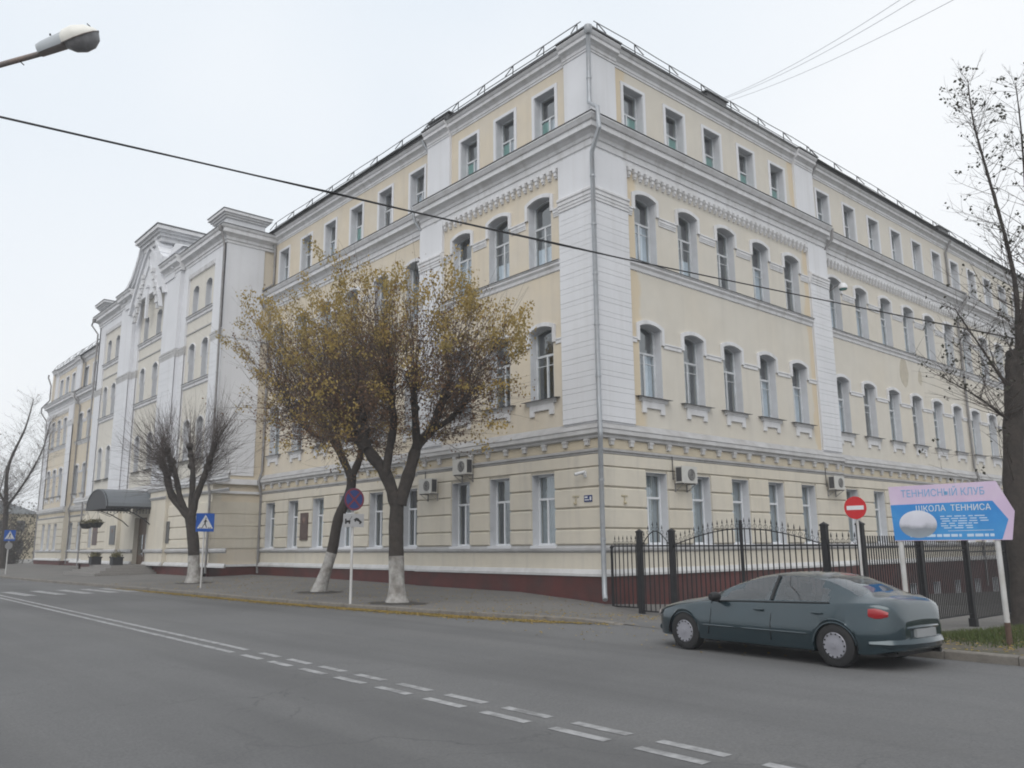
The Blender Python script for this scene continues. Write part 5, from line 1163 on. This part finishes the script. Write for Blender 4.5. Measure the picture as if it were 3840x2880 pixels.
def tree(name, base, trunk, limbs, label, heads, n_shoots, shoot_len, white_to, leaf_cfg, seed, r_trunk, r_limb, low=.0):
    """trunk / limbs given as (sideways, height) paths; depth is added at random"""
    random.seed(seed)
    B = Vector(base); e = empty(name, base, 0, label, 'tree')
    def W(a, z, d=0): return E1*a + EN*d + Vector((0, 0, z-B.z))
    tp = spline([W(a, z) for a, z in trunk], 4); n = len(tp)
    rad = [r_trunk*(1.0 + .55*max(0, 1-i/(n*.18))**2 - .12*i/n + .03*math.sin(i*1.7)) for i in range(n)]
    tp = [tp[0]-Vector((0, 0, .35))] + tp; rad = [rad[0]*1.15] + rad
    wl = [k for k, p in enumerate(tp) if p.z + B.z < white_to]; kk = (wl[-1]+1) if wl else 0
    mb = MB(); mb.tube(tp[max(kk-1, 0):] if kk else tp, rad[max(kk-1, 0):] if kk else rad, 14)
    ends = []
    for li, (path, dep, rs) in enumerate(limbs):
        lp_ = spline([W(a, z, dep*(i/(len(path)-1))**1.2) for i, (a, z) in enumerate(path)], 4)
        m_ = len(lp_); rr = [lerp(rs[0], rs[1], i/(m_-1))*(1+.10*math.sin(i*2.1+li)) for i in range(m_)]
        mb.tube(lp_, rr, 10)
        for i, p in enumerate(lp_):
            if i >= m_*.45: ends.append((p, rr[i], i/(m_-1)))
        for k in range(5):    # pollard knuckles
            c_ = lp_[int(m_*random.uniform(.6, .99))]; rk = rs[1]*random.uniform(1.0, 1.6); o_ = Vector((random.gauss(0, .5), random.gauss(0, .5), random.gauss(0, .4)))*rs[1]
            mb.tube([c_+o_-Vector((0, 0, rk)), c_+o_-Vector((0, 0, rk*.4)), c_+o_+Vector((0, 0, rk*.4)), c_+o_+Vector((0, 0, rk))], [rk*.35, rk, rk, rk*.4], 8)
    mb.build('trunk', M_BRK, e, True)
    if kk:
        mb = MB(); mb.tube(tp[:kk+1], [r_+.004 for r_ in rad[:kk+1]], 14); mb.build('whitewash', M_LIM, e, True)
    tw = MB(); lf = MB(); lb = MB()
    cen = sum((p for p, _, _ in ends), Vector())/len(ends)
    for k in range(n_shoots):
        p, r_, t = random.choice(ends)
        out = (p-cen); out.z = 0; q0 = out.length; out = out.normalized() if q0 > .15 else Vector((random.gauss(0, 1), random.gauss(0, 1), 0)).normalized()
        an = math.atan2(out.y, out.x) + random.gauss(0, .8)
        kind = random.random()
        upright = kind < (.66 if t > .55 else .30)
        el = (random.uniform(.55, 1.5) if upright else random.uniform(-.35, .6))
        d = Vector((math.cos(an)*math.cos(el), math.sin(an)*math.cos(el), math.sin(el)))
        L_ = shoot_len*(random.uniform(.62, 1.08) if upright else (random.uniform(.35, .74) if leaf_cfg else random.uniform(.55, 1.0)))*(.88 if d.dot(E1) > .55 else 1)
        pts = shoot(tw, p + d*r_*.7, d, L_, random.uniform(.007, .013) if leaf_cfg else random.uniform(.005, .010), 1.0, 6, .38 if upright else (random.uniform(-.5, .3) if leaf_cfg else .3))
        for q in range(random.randint(2, 4) if leaf_cfg else random.randint(1, 3)):   # side twigs
            b_ = pts[random.randint(1, 4)]; dd = (d + Vector((random.gauss(0, .55), random.gauss(0, .55), random.gauss(.25, .4)))).normalized()
            sp = shoot(tw, b_, dd, L_*random.uniform(.18, .4), .007, 1.0, 3, .3)
            if leaf_cfg and random.random() < leaf_cfg['brown']:
                for _ in range(random.randint(4, 11)): leaf(lb, sp[random.randint(0, 3)] + Vector((random.gauss(0, .09), random.gauss(0, .09), random.gauss(0, .09))), random.uniform(.055, .10))
        if leaf_cfg:
            if random.random() < (leaf_cfg['tip'] if upright else .16):
                nn = random.randint(40, 110) if upright else random.randint(18, 50)
                for _ in range(nn):
                    tt = random.random(); q = pts[-1].lerp(pts[-2], tt*1.1)
                    leaf(lf, q + Vector((random.gauss(0, .12), random.gauss(0, .12), random.gauss(-.07, .09))), random.uniform(.06, .11), 1.2)
            if random.random() < .10:
                c_ = pts[random.randint(2, 4)]
                for _ in range(random.randint(25, 60)): leaf(lf, c_ + Vector((random.gauss(0, .16), random.gauss(0, .16), random.gauss(0, .14))), random.uniform(.06, .11), 1.0)
            if random.random() < leaf_cfg['inner']:
                for _ in range(random.randint(8, 24)): leaf(lb, pts[random.randint(0, 3)].lerp(pts[random.randint(1, 4)], random.random()) + Vector((random.gauss(0, .14), random.gauss(0, .14), random.gauss(0, .14))), random.uniform(.055, .11))
    tw.build('twigs', M_TWG, e, fix=False)
    if lf.v: lf.build('foliage', M_LF1, e, fix=False)
    if lb.v: lb.build('withered_foliage', M_LF2, e, fix=False)
    return e
LC = dict(tip=.42, inner=.75, brown=.6)
tree('lime_tree', (-2.22, -6.42, -.64), [(0, -.64), (-.04, .43), (-.07, 1.51), (-.05, 2.35)],
     [([(-.08, 2.2), (-.42, 3.1), (-.97, 3.82), (-1.16, 4.34), (-1.26, 4.95), (-1.35, 5.6)], .5, (.20, .13)), ([(-.40, 3.05), (-.31, 3.73), (-.16, 4.54), (-.22, 5.35), (-.27, 6.0)], -.7, (.13, .10)),
      ([(.02, 2.2), (.34, 3.33), (.53, 4.01), (.92, 4.45), (1.24, 5.34), (1.39, 5.85)], .3, (.20, .11)), ([(.50, 3.9), (.5, 4.73), (.47, 5.6)], -.9, (.13, .09)), ([(-1.0, 3.85), (-1.5, 4.3), (-1.9, 5.0)], .9, (.11, .08)), ([(.9, 4.4), (1.5, 4.7), (2.0, 5.2)], -.5, (.10, .07))],
     'thick whitewashed lime tree with a wide V fork and yellow leaves', None, 480, 4.3, .62, LC, 11, .235, .18)
tree('lime_tree', (-9.14, -5.22, -.61), [(0, -.61), (.42, .78), (.62, 1.98), (1.02, 2.94), (1.07, 3.53)],
     [([(1.06, 3.5), (.7, 4.22), (.33, 4.87), (-.09, 5.48), (-.41, 6.14)], .4, (.15, .10)), ([(1.06, 3.5), (1.3, 4.02), (1.43, 4.51), (1.26, 5.31), (1.09, 6.12)], -.5, (.15, .10)), ([(.33, 4.87), (-.5, 5.2), (-1.3, 6.0)], .2, (.10, .07)), ([(.7, 4.2), (.5, 5.2), (.4, 6.4)], -.7, (.11, .08))],
     'leaning whitewashed lime tree behind the no-stopping sign', None, 440, 5.1, .55, LC, 23, .20, .15)
tree('lime_tree', (-20.46, -5.51, -.58), [(0, -.58), (-.11, 1.1), (-.38, 2.5)],
     [([(-.38, 2.4), (-1.32, 3.43), (-1.71, 4.43), (-2.0, 5.06)], .4, (.20, .13)), ([(-.5, 2.6), (-.81, 3.24), (-1.08, 4.43), (-1.46, 5.43)], -.5, (.15, .11)), ([(-.33, 2.5), (-.4, 3.55), (-.54, 4.8), (-.86, 5.81)], .6, (.16, .11)), ([(-.25, 2.5), (-.13, 3.24), (.19, 4.17), (.5, 5.17), (.71, 5.92)], -.3, (.17, .12))],
     'bare pollarded lime tree with a broom of twigs left of the crossing sign', None, 720, 3.0, .62, None, 31, .27, .2)
# tall poplar at the right edge: leader with fine side branches and a few leaves
def poplar(name, base, leaders, label, seed, n_side, len_side, leaf_p, r0, lf_m, sparse=1.0):
    random.seed(seed); B = Vector(base); e = empty(name, base, 0, label, 'tree')
    def W(a, z, d=0): return E1*a + EN*d + Vector((0, 0, z-B.z))
    mb = MB(); tw = MB(); lf = MB()
    for path, dep, (ra, rb), zmin, dens in leaders:
        P = spline([W(a, z, dep*(i/(len(path)-1))) for i, (a, z) in enumerate(path)], 6); n = len(P)
        P0 = [P[0]-Vector((0, 0, .3))] + P
        rr = [ra*1.25] + [lerp(ra, rb, (i/(n-1))**.75)*(1+.08*math.sin(i*2.3)) for i in range(n)]
        mb.tube(P0, rr, 12)
        for k in range(int(n_side*dens)):
            t = random.random(); i = min(n-2, int(t*(n-1))); p = P[i].lerp(P[i+1], random.random())
            if p.z + B.z < zmin: continue
            an = random.uniform(0, 2*math.pi); el = random.uniform(.15, .95)
            L_ = len_side*random.uniform(.35, 1.0)*(1.15-.75*t)
            d = Vector((math.cos(an)*math.cos(el), math.sin(an)*math.cos(el), math.sin(el)))
            pts = shoot(tw, p, d, L_, .012*(1.2-.7*t), 2.0, 6, .3)
            for q in range(random.randint(3, 6)):
                b_ = pts[random.randint(1, 5)]; dd = (d + Vector((random.gauss(0, .8), random.gauss(0, .8), random.gauss(.2, .5)))).normalized()
                sp = shoot(tw, b_, dd, L_*random.uniform(.15, .4), .005, 1.5, 3, .3)
                if random.random() < leaf_p:
                    for _ in range(random.randint(1, 5)): leaf(lf, sp[-1] + Vector((random.gauss(0, .05), random.gauss(0, .05), random.gauss(0, .05))), random.uniform(.07, .12))
    mb.build('trunk', M_BRK, e, True); tw.build('twigs', M_TWG, e, fix=False)
    if lf.v: lf.build('foliage', lf_m, e, fix=False)
    return e
poplar('poplar_tree', (10.8, 3.05, -.78), [([(0.35, -.78), (.52, 2.51), (.86, 5.0), (1.0, 5.9)], .1, (.29, .21), 2.2, .55),
        ([(.98, 5.6), (1.20, 7.4), (1.14, 8.98), (.84, 11.31), (.70, 12.6), (.72, 13.9)], .2, (.085, .010), 5, 1.2),
        ([(1.0, 5.7), (1.45, 7.9), (1.62, 9.74), (1.70, 12.0), (1.66, 13.4)], -.4, (.075, .010), 6, .8), ([(.95, 5.4), (1.6, 7.0), (2.3, 9.5), (2.6, 12.0)], .5, (.08, .010), 5, .5), ([(.8, 4.6), (.2, 6.0), (-.3, 7.2)], .4, (.05, .008), 4, .5), ([(.7, 3.9), (-.2, 4.6), (-1.3, 5.2)], -.3, (.04, .008), 3, .5)],
       'tall nearly leafless tree at the right edge behind the tennis board', 41, 80, 2.8, .30, .26, M_LF3)
poplar('bare_tree', (-63.9, -5.3, -.5), [([(-.23, -.5), (-.5, 4.0), (-.84, 8.0), (.2, 11.5), (.6, 14.2)], .6, (.30, .02), 3.0, 1.3), ([(-.5, 4.5), (1.2, 7.0), (2.4, 9.5), (3.0, 12.0)], -.6, (.13, .02), 4, 1.2), ([(-.6, 5.0), (-2.6, 8.0), (-3.6, 11.5)], .6, (.12, .02), 5, 1.2)],
       'bare street tree at the far left edge', 43, 170, 4.6, .03, .3, M_LF2)
for i, (x, y, h, lab) in enumerate(((-92, -3, 13, 'far bare tree just left of the school end wall'), (-108, -12, 12, 'far bare tree low on the left horizon'), (-98, 6, 11, 'far bare tree behind the end of the school'))):
    poplar('bare_tree', (x, y, -.5), [([(0, -.5), (.2, h*.4), (-.2, h*.75), (.2, h)], .5, (.25, .03), 2.5, 1.0), ([(.1, h*.3), (1.8, h*.55), (2.6, h*.8)], -.8, (.15, .03), 3, .8), ([(.1, h*.25), (-1.8, h*.5), (-2.8, h*.78)], .8, (.15, .03), 3, .8)], lab, 50+i, 130, 4.4, .02, .3, M_LF2)
# dark tree pits
M_PIT = mat('tree_pit_soil', (.055, .05, .045), rough=.98, var=.3, scale=10, bump=.8, bscale=25)
for x, y in ((-2.22, -6.42), (-9.14, -5.22), (-20.46, -5.51)):
    mb = MB(); n = 28; vs_ = [(x, y, ground_z(x, y)+.05)]
    for k in range(n):
        t = 2*math.pi*k/n; r_ = 1.0*random.uniform(.85, 1.08); vs_.append((x+r_*math.cos(t), y+r_*.8*math.sin(t), ground_z(x+r_*math.cos(t), y+r_*.8*math.sin(t))+.006))
    mb.add(vs_, [(0, 1+k, 1+(k+1) % n) for k in range(n)]); o = mb.build('tree_pit', M_PIT, pav, fix=False)
# fallen leaves: along the kerb, on the pavement, on the verge
lf = MB(); random.seed(5)
def fallen(x, y, z, s_):
    an = random.uniform(0, 6.28); c_, s2 = math.cos(an)*s_, math.sin(an)*s_; t1, t2 = random.uniform(0, .02), random.uniform(0, .02)
    lf.add([(x-c_, y-s2, z), (x+s2*.55, y-c_*.55, z+t1), (x+c_, y+s2, z+.004), (x-s2*.55, y+c_*.55, z+t2)], [(0, 1, 2), (0, 2, 3)])
for _ in range(9000):
    x = random.triangular(-22, 6.2, 2.0); y = kerb_y(x) - abs(random.gauss(0, .22)) - .01; fallen(x, y, ROAD_Z+.006+random.uniform(0, .015), random.uniform(.025, .05))
for _ in range(1500):
    x = random.uniform(-24, 5.5); y = random.uniform(kerb_y(x)+.2, -.3); fallen(x, y, ground_z(x, y)+.008, random.uniform(.025, .05))
for _ in range(500):
    x = random.uniform(2, 11.5); y = random.uniform(-9, -1); fallen(x, y, max(ground_z(x, y), ROAD_Z if y < kerb_y(x) else -9)+.008, random.uniform(.025, .05))
for _ in range(1500):
    x = random.uniform(11.6, 17); y = random.uniform(-6.7, 3); fallen(x, y, ground_z(x, y)+.01, random.uniform(.025, .05))
stuff(lf.build('fallen_leaves', M_LF1, fix=False))['label'] = 'yellow fallen leaves gathered along the kerb'
# grass on the verge
gr = MB()
for _ in range(26000):
    x = random.uniform(11.5, 17.5); y = random.triangular(-6.2, 6, -3.5)
    dens = smooth(-6.4, -4.6, y)*(.35+.65*(math.sin(x*2.1+y*1.3)*.5+.5))
    if random.random() > dens: continue
    z = ground_z(x, y); h = random.uniform(.05, .13); an = random.uniform(0, 6.28); dx, dy = .012*math.cos(an), .012*math.sin(an); lx, ly = random.gauss(0, .04), random.gauss(0, .04)
    gr.add([(x-dx, y-dy, z-.01), (x+dx, y+dy, z-.01), (x+lx, y+ly, z+h)], [(0, 1, 2)])
M_GRS = mat('verge_grass', (.060, .085, .022), rough=.9, var=.35, scale=5, col2=(.09, .085, .04), amt2=.7, scale2=.8)
o = stuff(gr.build('verge_grass', M_GRS, fix=False)); o['label'] = 'short rough grass on the verge under the tennis board'

# ================================================================ far end of the street, left edge
M_FARW = mat('far_yellow_wall', (.42, .36, .24), var=.1, scale=.5, col2=(.36, .33, .27), amt2=.6, scale2=.2)
e = empty('far_house', (-150, 6, -.5), 0, 'low pale house far down the street at the left edge', 'building')
mb = MB(); mb.box(-8, 8, -7, 7, 0, 7.5); mb.build('wall', M_FARW, e)
mb = MB(); mb.add([(-8.5, -7.5, 7.5), (8.5, -7.5, 7.5), (8.5, 7.5, 7.5), (-8.5, 7.5, 7.5), (-4, 0, 10.5), (4, 0, 10.5)], [(0, 1, 5, 4), (1, 2, 5), (2, 3, 4, 5), (3, 0, 4), (0, 3, 2, 1)]); mb.build('roof', M_ROOF, e)
for z in (1.2, 4.6):
    for y in (-4.5, -1.5, 1.5, 4.5):
        mb = MB(); mb.box(8.0, 8.06, y-.6, y+.6, z, z+1.8); mb.build('window', M_GRL, e)
M_HDG = mat('dark_hedge_twigs', (.05, .048, .036), rough=.95, var=.4, scale=6)
for i, (x, y, w, h, lab) in enumerate(((-84.5, -2.0, 2.6, 7.0, 'dark bare bush against the end wall of the school'), (-89, -6.0, 3.4, 7.5, 'dark bare bush beside the far crossing sign'), (-98, -9, 4.4, 7.0, 'wide dark bush far down the pavement'))):
    e = empty('bush', (x, y, -.5), 0, lab, 'bush', 'dark bushes at the far end of the street'); random.seed(90+i)
    tw = MB(); lb = MB()
    for _ in range(240):
        an = random.uniform(0, 6.28); el = random.uniform(.5, 1.45); d = Vector((math.cos(an)*math.cos(el), math.sin(an)*math.cos(el), math.sin(el)))
        pts = shoot(tw, (random.gauss(0, w*.3), random.gauss(0, w*.3), 0), d, h*random.uniform(.5, 1), .03, 2, 5, .3)
        for _ in range(14): leaf(lb, pts[random.randint(1, 5)] + Vector((random.gauss(0, .25), random.gauss(0, .25), random.gauss(0, .25))), random.uniform(.15, .3))
    tw.build('twigs', M_TWG, e, fix=False); lb.build('foliage', M_HDG, e, fix=False)
bpy.context.view_layer.update()

# ================================================================ misty November air
mb = MB(); mb.box(-602, 602, -602, 602, -4.2, 23.5)
hz = mb.build('haze', None); hz.data.materials.clear(); hz['kind'] = 'stuff'; hz['label'] = 'thin grey mist in the air over the street'
m = bpy.data.materials.new('haze'); m.use_nodes = True; t = m.node_tree; t.nodes.clear()
o_m = _n(t, 'ShaderNodeOutputMaterial'); pv = _n(t, 'ShaderNodeVolumePrincipled'); pv.inputs['Color'].default_value = (.93, .95, .98, 1); pv.inputs['Density'].default_value = .0012; pv.inputs['Anisotropy'].default_value = .2
t.links.new(pv.outputs[0], o_m.inputs['Volume']); hz.data.materials.append(m)
scene.cycles.volume_bounces = 1
